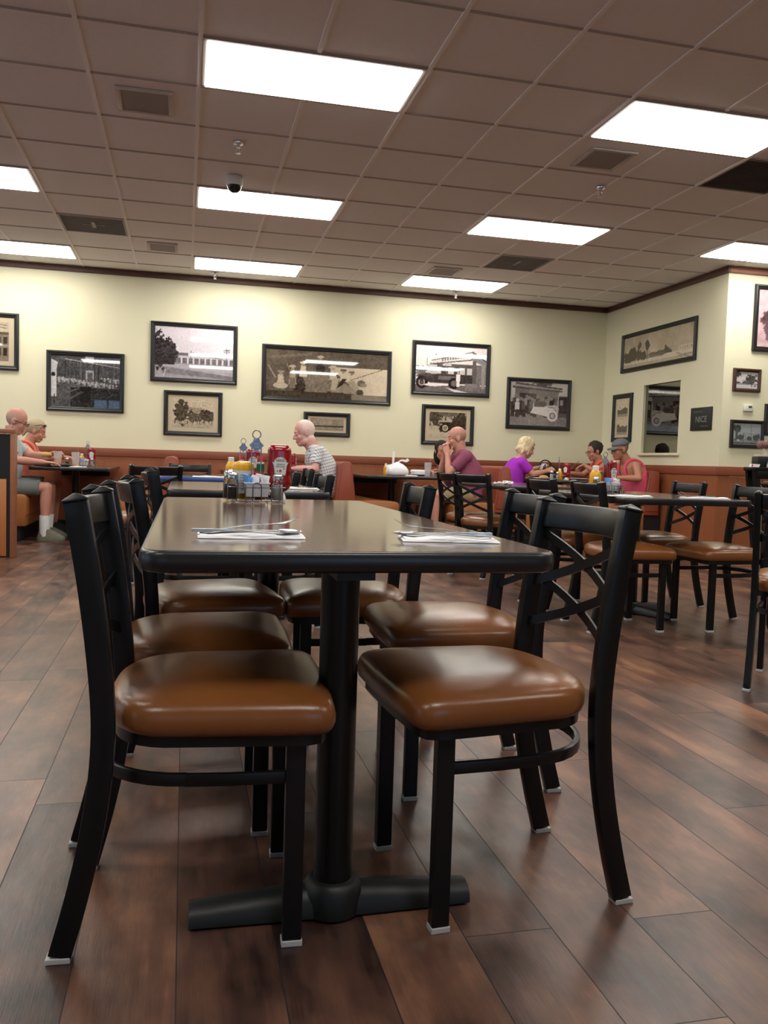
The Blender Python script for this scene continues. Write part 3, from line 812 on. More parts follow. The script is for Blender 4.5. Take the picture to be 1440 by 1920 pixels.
def P_flat(asp):
    p = Pic(asp, 70, 13); p.a = .35 + .35 * p.n(8); p.rect(0, 1, .28, .42, .18); p.rect(0, 1, 0, .28, .42 + .2 * p.n(4)); p.line(.1, .34, .9, .30, .02, .1); return p.grain(.15)
def P_truck(asp):
    p = Pic(asp, 140, 17); p.a = .90 + .05 * p.n(30); p.rect(0, 1, 0, .14, .22 + .15 * p.n(5)); p.put((p.Y < .16) & (p.Y < .05 + .2 * p.X), .3)
    p.blob(.08, .42, .1, .12, .3, 1); p.rect(.2, 1, .18, .62, .35); p.poly([(.22, .60), (.78, .72), (.80, .90), (.24, .68)], .82); p.poly([(.78, .72), (1, .58), (1, .72), (.80, .90)], .42); p.line(.24, .60, .78, .72, .012, .18); p.line(.8, .9, 1, .7, .012, .15); p.line(.22, .67, .79, .89, .009, .25)
    for k in range(10): p.rect(.36 + .037 * k, .385 + .037 * k, .665 + .011 * k, .725 + .011 * k, .35)
    p.rect(.24, .86, .36, .60, .22); 
    for x in (.28, .46, .62, .72): p.rect(x, x + .075, .4, .54, .75)
    for x in (.36, .55): p.rect(x, x + .06, .4, .56, .12)
    p.rect(.16, .30, .34, .58, .7); p.rect(.24, .84, .20, .38, .12); p.rect(.04, .26, .2, .36, .14); p.poly([(.04, .34), (.14, .40), (.26, .38), (.26, .3)], .18)
    p.rect(.32, .56, .27, .345, .3); p.rect(.38, .5, .575, .605, .8)
    p.ring(.09, .19, .105, .03, .06, .55); p.ring(.09, .19, .03, .02, .15); p.ring(.54, .19, .095, .03, .05, .3); p.line(.02, .24, .2, .27, .02, .1)
    p.man(.60, .12, .34, .93, .6, .9); p.rect(.80, .85, .1, .7, .25); p.rect(.93, .98, .1, .62, .5); p.rect(.7, .92, .05, .2, .28 + .2 * p.n(4)); p.ell(.25, .14, .13, .025, .9); p.poly([(.42, .10), (.76, .0), (.56, .0)], .85); p.line(.16, .55, .16, .72, .006, .2); p.ell(.28, .8, .01, .012, .3); return p.grain(.1)
def P_roadster(asp):
    p = Pic(asp, 80, 19); p.a = .62 + .2 * p.n(12); p.rect(0, 1, 0, .32, .8); p.blob(.15, .78, .25, .32, .2, 1, 1.2); p.blob(.85, .72, .24, .4, .16, 2, 1.2); p.blob(.5, .95, .3, .12, .3, 3); p.rect(.9, .94, .3, .8, .1)
    p.rect(.25, .62, .62, .68, .75); p.rect(.35, .8, .36, .62, .12); p.poly([(.25, .3), (.3, .5), (.6, .5), (.85, .4), (.85, .28)], .10); p.ring(.43, .38, .15, .03, .05, .85); p.ring(.43, .38, .05, .02, .2); p.ring(.74, .32, .12, .03, .05, .4); p.rect(.28, .36, .22, .42, .08); p.rect(0, 1, 0, .12, .7 + .15 * p.n(5)); return p.grain(.15)
def P_crowdcar(asp):
    p = Pic(asp, 130, 23); p.a = .62 + .1 * p.n(20); p.rect(0, 1, 0, .26, .36 + .1 * p.n(9)); p.poly([(.1, .25), (.08, .85), (.85, .80), (.8, .25)], .33); p.poly([(.04, .88), (.10, .98), (.9, .86), (.86, .80)], .48); p.line(.05, .87, .9, .81, .02, .18); p.line(.1, .96, .9, .87, .02, .2); p.blob(.55, .98, .18, .06, .25, 1); p.rect(.16, .45, .6, .74, .12); p.ell(.68, .6, .1, .1, .15); p.rect(.85, 1, .3, .7, .15); p.rect(.87, .93, .5, .62, .5)
    for k in range(15): p.man(.05 + .048 * k, .2 + .03 * ((k * 3) % 4), .42, .10 + .5 * ((k * .37) % 1) ** 2, .38, .12)
    p.man(.13, .18, .44, .75, .7, .15); p.poly([(.36, .30), (.42, .46), (.62, .44), (.76, .42), (.82, .30), (.72, .2)], .82); p.poly([(.5, .44), (.74, .44), (.84, .34), (.86, .42), (.8, .5)], .7); p.ring(.745, .245, .105, .028, .85, .3); p.ring(.745, .245, .03, .02, .7); p.rect(.42, .6, .44, .56, .2); p.rect(.84, 1, .22, .3, .25); return p.grain(.12)
def P_panorama(asp):
    p = Pic(asp, 170, 29); p.a = .50 + .45 * p.n(26) * (1.15 - .3 * p.Y); p.rect(0, 1, 0, .24, .82 + .1 * p.n(14)); p.put((p.Y < .10), .62 + .12 * p.n(5)); p.put((p.Y < .32) & (p.Y > .2) & (p.X < .6), .42 + .15 * p.n(4))
    for x, y, rx, ry in ((.06, .34, .07, .16), (.14, .42, .06, .2), (.22, .38, .06, .18), (.30, .32, .07, .12)): p.blob(x, y, rx, ry, .13, int(x * 100), 1.0)
    p.rect(.36, .372, .18, .6, .18); p.blob(.366, .62, .032, .14, .16, 3, .9); p.blob(.245, .66, .03, .12, .2, 4); p.blob(.45, .30, .05, .07, .3, 5); p.blob(.58, .30, .09, .08, .25, 6); p.poly([(.62, .26), (.62, .52), (.72, .3), (.72, .26)], .14); p.rect(.82, 1, .28, .40, .85); 
    for k in range(6): p.rect(.83 + .028 * k, .84 + .028 * k, .29, .35, .3)
    p.line(.78, .2, .95, .02, .012, .3); p.line(.8, .1, .98, .12, .01, .35); return p.grain(.1)
def P_double(asp):
    p = Pic(asp, 44, 31); p.a = .78 + .05 * p.n(8)
    for y0, y1 in ((.54, .93), (.08, .46)):
        p.rect(.14, .86, y0, y1, .85); p.rect(.14, .86, y0, y0 + .08, .5); p.put((np.abs(p.X - .5) < .36) & (p.Y > y0 + .06) & (p.Y < y0 + .10 + .22 * p.n(7, int(y0 * 9))), .15)
    return p.grain(.12)
def P_palms(asp):
    p = Pic(asp, 70, 37); p.a = .74 + .08 * p.Y; p.rect(0, 1, 0, .1, .8)
    for x, y in ((.2, .5), (.3, .6), (.5, .55), (.75, .62)): p.blob(x, y, .14, .14, .2, int(x * 90), 1.2); p.blob(x, y - .2, .1, .2, .3, int(x * 70), 1.2); p.rect(x - .015, x + .015, .1, y, .15)
    return p.grain(.15)
def P_oaks(asp):
    p = Pic(asp, 64, 41); p.a = .86 + .05 * p.n(20); p.rect(0, 1, 0, .25, .85); p.rect(0, 1, .22, .32, .35 + .3 * p.n(4)); p.rect(.3, .55, .28, .5, .62); p.blob(.75, .6, .25, .28, .2, 1, 1.3); p.blob(.1, .85, .12, .2, .2, 2, 1.2); p.rect(.72, .76, .1, .5, .12); p.blob(.5, .35, .2, .1, .25, 3); p.rect(.0, .2, .3, .4, .2); p.rect(.85, .93, .12, .2, .15); return p.grain(.12)
def P_capitol(asp):
    p = Pic(asp, 80, 43); p.a = .74; p.rect(0, 1, 0, .28, .38 + .2 * p.n(6)); p.rect(0, 1, .05, .10, .18); p.rect(.35, .95, .28, .55, .5)
    for k in range(7): p.rect(.42 + .07 * k, .45 + .07 * k, .28, .52, .82)
    p.blob(.14, .75, .13, .17, .15, 1, 1.2); p.rect(.1, .18, .2, .75, .25); p.rect(.38, .39, .2, 1, .3); p.rect(.64, .65, .2, 1, .3); p.blob(.3, .35, .1, .12, .18, 2); p.blob(.85, .35, .14, .14, .18, 3); p.blob(.6, .3, .1, .08, .15, 4); p.ell(.2, .2, .06, .04, .85); return p.grain(.12)
def P_brown(asp):
    p = Pic(asp, 30, 47); p.a = .3 + .3 * p.n(8); return p.grain(.1)
def print_mat(rough=.03):
    m = bpy.data.materials.new('photo_print'); m.use_nodes = True; T = NT(m); q = T.n['Principled BSDF']
    a = T.new('ShaderNodeVertexColor'); a.layer_name = 'print'
    T.link(a.outputs['Color'], q.inputs['Base Color']); q.inputs['Roughness'].default_value = rough; q.inputs['Specular IOR Level'].default_value = .5; q.inputs['Coat Weight'].default_value = 1.0; q.inputs['Coat Roughness'].default_value = .01
    return m
M_print = print_mat()
M_frame = mat('frame_black', (.011, .011, .0125), .38, var=.2, vscale=60, bump=.1, bscale=300)
M_frameb = mat('frame_brown', (.055, .022, .015), .4, var=.2, vscale=60)
M_mat = mat('picture_mount', (.50, .42, .29), .85, bump=.05)
TONES = {'sepia': ((.018, .010, .006), (.74, .62, .46)), 'bw': ((.006, .006, .008), (.68, .66, .68)), 'lav': ((.012, .008, .010), (.92, .86, .93)), 'warm': ((.018, .007, .007), (.92, .85, .82)), 'pink': ((.03, .010, .012), (.86, .58, .62)), 'cool': ((.006, .008, .010), (.48, .55, .60)), 'brown': ((.03, .010, .005), (.25, .1, .05))}
def picture(label, x0, x1, z0, z1, pic, tone, fw=.05, mount=None, M=None, fm=None):
    # built in local xz with front towards -y, then placed
    W, Hh = x1 - x0, z1 - z0
    t = thing('framed_picture', label, 'picture', (0, 0, 0), 0, 'framed old photographs on the walls')
    t.matrix_world = M @ Matrix.Translation(((x0 + x1) / 2, 0, (z0 + z1) / 2))
    hx, hz = W / 2, Hh / 2
    b = MB()
    o = [(-hx, -hz), (hx, -hz), (hx, hz), (-hx, hz)]
    prof = [(0, 0), (0, -.022), (.006, -.030), (.018, -.033), (.030, -.026), (fw - .008, -.024), (fw, -.018), (fw, -.004)]
    rs = [[(cx - math.copysign(d, cx), y, cz - math.copysign(d, cz)) for cx, cz in o] for d, y in prof]
    b.rings(rs, caps=False); b.build('frame', fm or M_frame, t, angle=20)
    MB().bx(-hx + .003, hx - .003, -.004, -.001, -hz + .003, hz - .003).build('backing', M_blackpl, t, smooth=False)
    ix, iz = hx - fw + .002, hz - fw + .002; mx = (0, 0)
    if mount:
        MB().bx(-ix, ix, -.010, -.004, -iz, iz).build('mount', M_mat, t, smooth=False)
        ix -= mount[0]; iz -= mount[1]
    p = pic(ix / iz); h, w = p.a.shape
    yy = -.0115 if mount else -.0095
    me = bpy.data.meshes.new('print')
    vs = [(lerp(-ix, ix, i / (w - 1)), yy, lerp(-iz, iz, j / (h - 1))) for j in range(h) for i in range(w)]
    fs = [(j * w + i, j * w + i + 1, (j + 1) * w + i + 1, (j + 1) * w + i) for j in range(h - 1) for i in range(w - 1)]
    me.from_pydata(vs, [], fs)
    ca = me.color_attributes.new('print', 'FLOAT_COLOR', 'POINT')
    d, l = (np.array(c) for c in TONES[tone]); g = np.clip(p.a, 0, 1)[..., None] ** 1.55
    rgb = d + (l - d) * g
    ca.data.foreach_set('color', np.concatenate([rgb, np.ones((h, w, 1))], 2).astype(np.float32).ravel())
    me.materials.append(M_print)
    o = bpy.data.objects.new('print', me); COL.objects.link(o); o.parent = t
    return t
WB = Matrix.Translation((0, YB - .001, 0))
def wall_pic(label, px, pic, tone, **k):
    a = at_y(px[0], px[1], YB - .02); c = at_y(px[2], px[3], YB - .02)
    return picture(label, a.x, c.x, c.z, a.z, pic, tone, M=WB, **k)
wall_pic('sepia street front picture with cream mount, cut by left edge', (-75, 581, 35, 695), P_sepia_store, 'sepia', mount=(.06, .055))
wall_pic('black and white picture of a crowded dim hall above left booth', (87, 655.5, 232, 775), P_hall, 'bw')
wall_pic('large pale picture of a gas station with dark trees, upper left', (283, 601, 444, 722), P_station, 'lav')
wall_pic('small sepia park scene with cream mount under the gas station picture', (307.5, 731, 416, 819), P_park, 'sepia', mount=(.056, .05))
wall_pic('widest sepia picture of people fishing on rocks, centre of wall', (492, 644, 732, 761), P_fishing, 'sepia')
wall_pic('smallest sepia landscape with cream mount above the plaid shirted man', (570, 771.5, 656, 820), P_flat, 'sepia', mount=(.035, .028))
wall_pic('picture of an old delivery truck before a white canopy', (774.5, 637, 917, 746), P_truck, 'warm')
wall_pic('small mounted picture of an antique car behind bald maroon man', (792, 757.5, 887, 836), P_roadster, 'sepia', mount=(.055, .045))
wall_pic('picture of a white open car and crowd, rightmost on back wall', (952, 706.5, 1068, 808), P_crowdcar, 'warm')
# side wall: local x runs from +Y (far) to -Y (near)
WS = Matrix.Translation((XS - .001, 0, 0)) @ Matrix.Rotation(-PI / 2, 4, 'Z')
def side_pic(label, y_far, y_near, z0, z1, pic, tone, **k): return picture(label, -y_far, -y_near, z0, z1, pic, tone, M=WS, **k)
side_pic('wide sepia panorama of palms and clouds on the side wall', 9.96, 8.33, 2.125, 2.61, P_panorama, 'sepia')
side_pic('narrow upright frame with two small views beside the wall mirror', 10.12, 9.64, 1.24, 1.86, P_double, 'sepia', fw=.06)
WP = Matrix.Translation((0, YP - .001, 0))
def pier_pic(label, px, pic, tone, **k):
    a = at_y(px[0], px[1], YP - .02); c = at_y(px[2], px[3], YP - .02)
    return picture(label, a.x, c.x, c.z, a.z, pic, tone, M=WP, **k)
pier_pic('large pinkish palm picture cut by right edge', (1418, 532, 1560, 668), P_palms, 'pink')
pier_pic('small brown framed tree view above the thermostat', (1377, 689.5, 1425.5, 736), P_oaks, 'bw', fw=.035, fm=M_frameb)
pier_pic('black framed palm and columns view below the thermostat', (1371.5, 786.5, 1431, 841), P_capitol, 'cool', fw=.034)
pier_pic('brown picture cut by right edge beside the columns view', (1436, 757, 1490, 818), P_brown, 'brown', fw=.03)
# slate sign
t = thing('wall_sign', 'small black square sign lettered NICE on the side wall', 'sign')
t.matrix_world = WS @ Matrix.Translation((-8.17, 0, 1.468))
MB().bx(-.19, .19, -.016, -.0, -.125, .125).build('board', mat('slate_board', (.014, .015, .014), .6, var=.3, vscale=20), t, bevel=.002)
M_chalk = mat('chalk_grey', (.22, .22, .20), .8)
RX = Matrix.Rotation(PI / 2, 4, 'X')
text_mesh('lettering', 'NICE', .095, M_chalk, t, Matrix.Translation((0.01, -.0165, -.008)) @ RX)
b = MB()
for z, xs in ((.075, (-.13, -.1, -.07, -.03, .0)), (-.085, (.0, .03, .06, .09, .12))):
    for k, x in enumerate(xs): b.tube([(x, -.0165, z), (x + .008, -.0165, z + .012), (x + .016, -.0165, z - .004), (x + .024, -.0165, z + .008)], .0016, 5)
b.build('script_line', M_chalk, t)
# thermostat
t = thing('thermostat', 'white thermostat with grey display on the pier wall', 'thermostat')
p = at_y(1403, 765, YP - .01); t.location = (p.x, YP - .001, p.z)
MB().bx(-.056, .056, -.024, 0, -.036, .036).build('housing', mat('thermostat_white', (.72, .71, .66), .4), t, bevel=.006)
MB().bx(-.008, .034, -.0255, -.02, -.002, .022).build('display', mat('thermostat_display', (.10, .11, .09), .2), t, bevel=.001)
# ================================================================ table-top things
def frost_mat():
    m = bpy.data.materials.new('plastic_tumbler'); m.use_nodes = True; T = NT(m); q = T.n['Principled BSDF']
    q.inputs['Base Color'].default_value = (.75, .76, .78, 1); q.inputs['Roughness'].default_value = .25
    tr = T.new('ShaderNodeBsdfTransparent'); tr.inputs[0].default_value = (.97, .97, .97, 1); mx = T.new('ShaderNodeMixShader'); mx.inputs[0].default_value = .22
    T.link(tr.outputs[0], mx.inputs[1]); T.link(q.outputs[0], mx.inputs[2]); T.link(mx.outputs[0], T.n['Material Output'].inputs[0]); return m
TH, BH = .7435, .7455      # loose table top, booth table top
M_redb = mat('sauce_red', (.24, .004, .008), .16, spec=.6, coat=.4)
M_wcap = mat('cap_white', (.78, .77, .74), .4)
M_label = mat('label_white', (.62, .64, .62), .4)
M_green = mat('label_green', (.004, .11, .05), .3)
M_gold = mat('label_gold', (.35, .25, .08), .4)
M_ink = mat('label_ink', (.02, .02, .025), .5)
M_tom = mat('label_tomato', (.55, .02, .02), .4)
M_yel = mat('mustard_yellow', (.72, .36, .012), .28, coat=.3)
M_cer = mat('ceramic_white', (.70, .72, .78), .2, coat=.3)
M_pap = mat('paper_white', (.78, .78, .80), .8, bump=.15, bscale=90)
M_blue = mat('packet_blue', (.16, .42, .85), .6); M_pink = mat('packet_pink', (.85, .22, .38), .6)
M_tag = mat('tag_blue', (.13, .19, .33), .45); M_taggrey = mat('tag_grey', (.28, .28, .27), .5); M_tagin = mat('tag_ink', (.35, .42, .55), .5)
M_tab = mat('hot_sauce', (.42, .055, .015), .12, coat=.4); M_tcap = mat('hot_sauce_cap', (.5, .02, .02), .35)
M_glass = glass_mat('clear_glass', (.985, .99, .99), .9); M_frost = frost_mat()
M_wire = mat('wire_steel', (.33, .33, .34), .25, 1.0)
M_pepper = mat('pepper_grounds', (.06, .05, .04), .9, var=.6, vscale=400); M_salt = mat('salt_grains', (.75, .75, .75), .8)
def sring(hx, hy, z, n=24, e=3.2):
    out = []
    for k in range(n):
        a = 2 * PI * k / n; c, s = math.cos(a), math.sin(a)
        out.append((hx * math.copysign(abs(c) ** (2 / e), c), hy * math.copysign(abs(s) ** (2 / e), s), z))
    return out
def ketchup(x, y, z, rz, label, k=1.0, full=True):
    t = thing('ketchup_bottle', label, 'sauce bottle', (x, y, z), rad(rz), 'red sauce bottles on the tables')
    P = [(.020, .016, .028), (.031, .022, .034), (.042, .028, .048), (.0445, .030, .062), (.0435, .029, .074), (.0405, .027, .084), (.0425, .0285, .094), (.0435, .029, .105), (.0425, .029, .13), (.0425, .029, .165), (.0425, .029, .176), (.040, .027, .186), (.034, .022, .194), (.024, .015, .1985)]
    MB().rings([sring(a * k, b * k, c * k) for a, b, c in P]).build('body', M_redb, t, angle=70)
    MB().lathe([(.027 * k, 0), (.0275 * k, .004), (.024 * k, .016), (.019 * k, .029)], seg=20).build('cap', M_wcap, t)
    o = [(-.019, .0), (.019, .0), (.0235, .036), (.029, .047), (.022, .047), (.0215, .054), (.012, .063), (0, .066), (-.012, .063), (-.0215, .054), (-.022, .047), (-.029, .047), (-.0235, .036)]
    o = [(px * 1.0 * k, (pz + .088) * k) for px, pz in o]
    def plate(nm, s, y0, m):
        cz = .121 * k
        q = [(a * s, cz + (c - cz) * s) for a, c in o]
        return MB().rings([[(a, y0 - .0007, c) for a, c in q], [(a, y0 + .004, c) for a, c in q]]).build(nm, m, t, smooth=False)
    lab = plate('label', 1.0, -.0298 * k, M_label)
    if full:
        d = plate('label_border', .93, -.0303 * k, M_ink); e = plate('label_face', .90, -.0306 * k, M_label)
        for q in (d, e): q.parent = lab
        yq = -.0315 * k
        text_mesh('lettering', 'HEINZ', .0115 * k, M_ink, lab, Matrix.Translation((0, yq, .1415 * k)) @ RX, squeeze=.92)
        text_mesh('lettering', 'TOMATO', .0072 * k, M_ink, lab, Matrix.Translation((0, yq, .1275 * k)) @ RX)
        text_mesh('lettering', 'KETCHUP', .0072 * k, M_ink, lab, Matrix.Translation((0, yq, .1195 * k)) @ RX)
        g = MB(); g.lathe([(.0045 * k, 0), (.0045 * k, .001)], seg=14, M=Matrix.Translation((0, yq, .105 * k)) @ RX); g.build('tomato_mark', M_tom, lab)
        g = MB()
        for sx, dz in ((-.011, 0), (.013, .008)): g.ell((sx * k, yq + .0005, (.104 + dz) * k), (.002 * k, .0008, .004 * k), seg=8, rg=6)
        g.build('leaf_mark', M_green, lab)
    return t
def mustard(x, y, z, rz, label, k=1.0):
    t = thing('mustard_bottle', label, 'sauce bottle', (x, y, z), rad(rz), 'yellow mustard bottles')
    MB().lathe([(.026 * k, 0), (.0285 * k, .004), (.0285 * k, .075 * k), (.027 * k, .088 * k), (.019 * k, .105 * k), (.013 * k, .113 * k)], seg=22).build('body', M_yel, t)
    MB().lathe([(.0155 * k, .110 * k), (.0155 * k, .128 * k), (.013 * k, .131 * k)], seg=18).build('cap', M_wcap, t)
    return t
def mustard_squeeze(x, y, z, rz, label, tilt=0):
    t = thing('mustard_bottle', label, 'sauce bottle', (x, y, z), rad(rz), 'yellow mustard bottles')
    t.rotation_euler = (rad(tilt), 0, rad(rz))
    P = [(.030, .017, .003), (.033, .020, .012), (.0345, .022, .06), (.0355, .023, .105), (.035, .0225, .122), (.031, .019, .131), (.022, .012, .135)]
    MB().rings([sring(a, b, c) for a, b, c in P]).build('body', M_yel, t, angle=70)
    MB().rings([sring(.0355, .0232, .022), sring(.0362, .0238, .104)], caps=False).build('label', M_label, t, angle=70)
    b = MB()
    for q in range(6): b.bx(-.024 + .002 * (q % 3), .022 - .004 * (q % 2), -.0246, -.0236, .04 + q * .0095, .0432 + q * .0095)
    b.build('label_print', mat('label_grey', (.30, .33, .32), .5) if 'label_grey' not in MAT else MAT['label_grey'], t, smooth=False)
    return t
def hot_sauce(x, y, z, label, k=1.0):
    t = thing('hot_sauce_bottle', label, 'sauce bottle', (x, y, z), 0, 'slim pepper sauce bottles')
    MB().lathe([(.019, .0), (.0205, .003), (.0205, .068), (.019, .078), (.0135, .092), (.0125, .128)], seg=18).build('body', M_tab, t)
    MB().lathe([(.0137, .100), (.0137, .128)], seg=18).build('foil', M_green, t)
    MB().lathe([(.0210, .020), (.0210, .060)], seg=18).build('label', M_label, t)
    MB().lathe([(.0141, .1275), (.0141, .1345)], seg=16).build('neck_band', M_label, t)
    MB().lathe([(.0125, .1345), (.0125, .154), (.011, .156)], seg=16).build('cap', M_tcap, t)
    return t
def shaker(x, y, z, label, salt, k=1.0, group='salt and pepper shakers'):
    t = thing('shaker', label, 'shaker', (x, y, z), 0, group)
    prof = [(.0165, 0), (.0185, .003), (.0185, .052), (.016, .062), (.0145, .066)]
    MB().lathe([(r * k, c * k) for r, c in prof], seg=16).build('jar', M_glass, t)
    MB().lathe([(r * .9 * k, c * k) for r, c in [(.0165, .003), (.0175, .006), (.0175, .050 if salt else .044)]], seg=14).build('filling', M_salt if salt else M_pepper, t)
    MB().lathe([(.0165 * k, .064 * k), (.017 * k, .067 * k), (.017 * k, .076 * k), (.0145 * k, .083 * k), (.007 * k, .087 * k)], seg=16).build('lid', M_chrome, t)
    return t
def sugar_box(x, y, z, rz, label, gname, small=False):
    t = thing('sweetener_holder', label, 'holder', (x, y, z), rad(rz), 'white sweetener holders')
    a, c, h = .044, .028, .050
    rs = [[(px * s, py * s, q) for px, py in ((-a, -c), (a, -c), (a, c), (-a, c))] for s, q in ((.86, 0), (.94, h * .6), (1, h - .004), (1.06, h - .004), (1.06, h), (.96, h), (.80, .006))]
    MB().rings(rs).build('box', M_cer, t, bevel=.0012)
    rnd = random.Random(int(abs(x) * 100)); R = Matrix.Rotation(rad(rz), 3, 'Z')
    n = 6 if small else 9
    for q in range(n):
        m, cn = [(M_blue, 'blue'), (M_blue, 'blue'), (M_pink, 'pink'), (M_pap, 'white'), (M_pap, 'white'), (M_pap, 'white'), (M_pap, 'white'), (M_pap, 'white'), (M_pap, 'white')][q if not small else (0, 1, 2, 3, 4, 5)[q]]
        px = -.032 + q * .064 / (n - 1); py = rnd.uniform(-.010, .010); w = R @ Vector((px, py, 0))
        b = MB(); hh = .062 + rnd.uniform(-.004, .012); tw = rnd.uniform(-.5, .5) + PI / 2
        vs = []
        for i in range(5):
            zz = hh * i / 4; bend = .004 * math.sin(i * 1.2 + q)
            vs.append([(-.002 + bend, -.019, zz), (.0016 + bend, -.019, zz), (.0026 + bend, 0, zz), (.0016 + bend, .019, zz), (-.002 + bend, .019, zz), (-.003 + bend, 0, zz)])
        b.rings(vs)
        o = b.build('sweetener_packet', m, None, loc=(x + w.x, y + w.y, z + .0075), rot=(rnd.uniform(-.12, .12), rnd.uniform(-.15, .15), rad(rz) + tw * .35))
        tag(o, '%s sweetener packet standing in the %s' % (cn, gname), 'packet', '%s packets in the %s' % (cn, gname))
    return t
def caddy(x, y, z, rz, label, tagmat, hh=.252, w=.20, d=.13, wire=None, grid=False):
    wire = wire or M_wire
    t = thing('wire_caddy', label, 'caddy', (x, y, z), rad(rz), 'wire condiment caddies')
    hx, hy, r = w / 2, d / 2, .0019
    def loop(zz, s=1.0): return [(px * s, py * s, zz) for px, py in rrect(hx, hy, .012, 3)]
    b = MB(); b.tube(loop(.004), r, 6, closed=True); b.tube(loop(.052), r, 6, closed=True)
    for k in range(5): xx = lerp(-hx, hx, (k + .5) / 5); b.tube([(xx, -hy, .004), (xx, hy, .004)], r * .8, 5)
    if grid:
        b.tube(loop(.028), r, 6, closed=True)
        for k in range(7):
            xx = lerp(-hx + .01, hx - .01, k / 6)
            for s in (-1, 1): b.tube([(xx, s * hy, .004), (xx, s * hy, .052)], r, 5)
        for k in range(5):
            yy = lerp(-hy + .01, hy - .01, k / 4)
            for s in (-1, 1): b.tube([(s * hx, yy, .004), (s * hx, yy, .052)], r, 5)
    b.build('basket', wire, t)
    b = MB()
    for xx in (-hx + .045, 0, hx - .035):
        for s in (-1, 1):
            p = [(xx - .015, s * (hy + .002), .002)] + [(xx - .015 * math.cos(PI * k / 8), s * (hy + .002), .052 + .016 * math.sin(PI * k / 8)) for k in range(9)] + [(xx + .015, s * (hy + .002), .002)]
            b.tube(p, r, 6)
    b.build('side_loops', wire, t)
    b = MB(); g = .0165
    b.tube([(-g, 0, .004), (-g, 0, hh - .055), (-.006, 0, hh - .026)], r * 1.25, 7); b.tube([(g, 0, .004), (g, 0, hh - .055), (.006, 0, hh - .026)], r * 1.25, 7)
    b.tube([(.0145 * math.sin(2 * PI * k / 20), 0, hh - .0145 - .0 + .0145 * math.cos(2 * PI * k / 20)) for k in range(20)], r * 1.1, 6, closed=True)
    b.build('ring_handle', wire, t)
    q = .0262; zc = hh - .053
    tg = MB().rings([[(-q, -.004, zc), (0, -.004, zc - q), (q, -.004, zc), (0, -.004, zc + q)], [(-q, -.0028, zc), (0, -.0028, zc - q), (q, -.0028, zc), (0, -.0028, zc + q)]]).build('diamond_tag', tagmat, t, smooth=False)
    b = MB()
    for s_ in (.80,): b.tube([(-q * s_, -.0043, zc), (0, -.0043, zc - q * s_), (q * s_, -.0043, zc), (0, -.0043, zc + q * s_)], .0006, 4, closed=True)
    b.tube([(.009 * math.cos(a * PI / 8), -.0043, zc + .009 * math.sin(a * PI / 8)) for a in range(16)], .0006, 4, closed=True)
    for dz in (-.005, 0, .005): b.tube([(-.007, -.0043, zc + dz), (-.002, -.0043, zc + dz + .001), (.003, -.0043, zc + dz - .001), (.007, -.0043, zc + dz)], .0006, 4)
    b.build('tag_print', M_tagin, tg)
    return t
# ---- near table caddy
cx, cyy = at_y(479, 930, 3.02).x, 3.02
caddy(cx, cyy, TH, 0, 'chrome wire caddy with blue diamond tag on the near table', M_tag)
def rel(px, Y): return at_y(px, 900, Y).x
ketchup(rel(522.5, 3.055), 3.05, TH + .006, 2, 'large red ketchup bottle with keystone label in the near caddy')
hot_sauce(rel(487, 3.05), 3.035, TH + .006, 'slim pepper sauce bottle with green neck foil in the near caddy')
mustard_squeeze(rel(455, 3.06), 3.055, TH + .006, 16, 'yellow squeeze bottle leaning in the near caddy beside packets', 4)
sugar_box(rel(481, 2.985), 2.985, TH + .018, 0, 'white box of sweetener packets in the near caddy', 'near caddy box')
shaker(rel(437, 2.985), 2.985, TH + .006, 'pepper shaker at left end of the near caddy', False, 1.12)
shaker(rel(430, 3.05), 3.04, TH + .006, 'second glass pepper jar behind the first in near caddy', False, 1.2)
shaker(rel(521, 2.985), 2.985, TH + .006, 'salt shaker at right end of the near caddy', True, 1.1)
# ---- second table caddy, seen behind the first
Y2 = 4.92
caddy(rel(455, Y2), Y2, TH, 0, 'smaller looking wire caddy with blue tag on the second table', M_tag, hh=.262)
hot_sauce(rel(453, Y2), Y2 + .02, TH + .006, 'slim pepper sauce bottle in the second table caddy')
ketchup(rel(474, Y2), Y2 + .03, TH + .006, 0, 'ketchup bottle half hidden behind pepper sauce, second table', full=True)
mustard(rel(433, Y2), Y2 + .01, TH + .006, 0, 'round yellow mustard bottle with white cap on second table', 1.12)
shaker(rel(448, Y2), Y2 - .04, TH + .006, 'pepper shaker in the second table caddy', False, 1.1)
# ---- ketchup of the plaid shirted man
Y3 = 9.02
ketchup(rel(549, Y3), Y3, BH, 80, 'ketchup bottle turned sideways on the plaid shirted man table', 1.05)
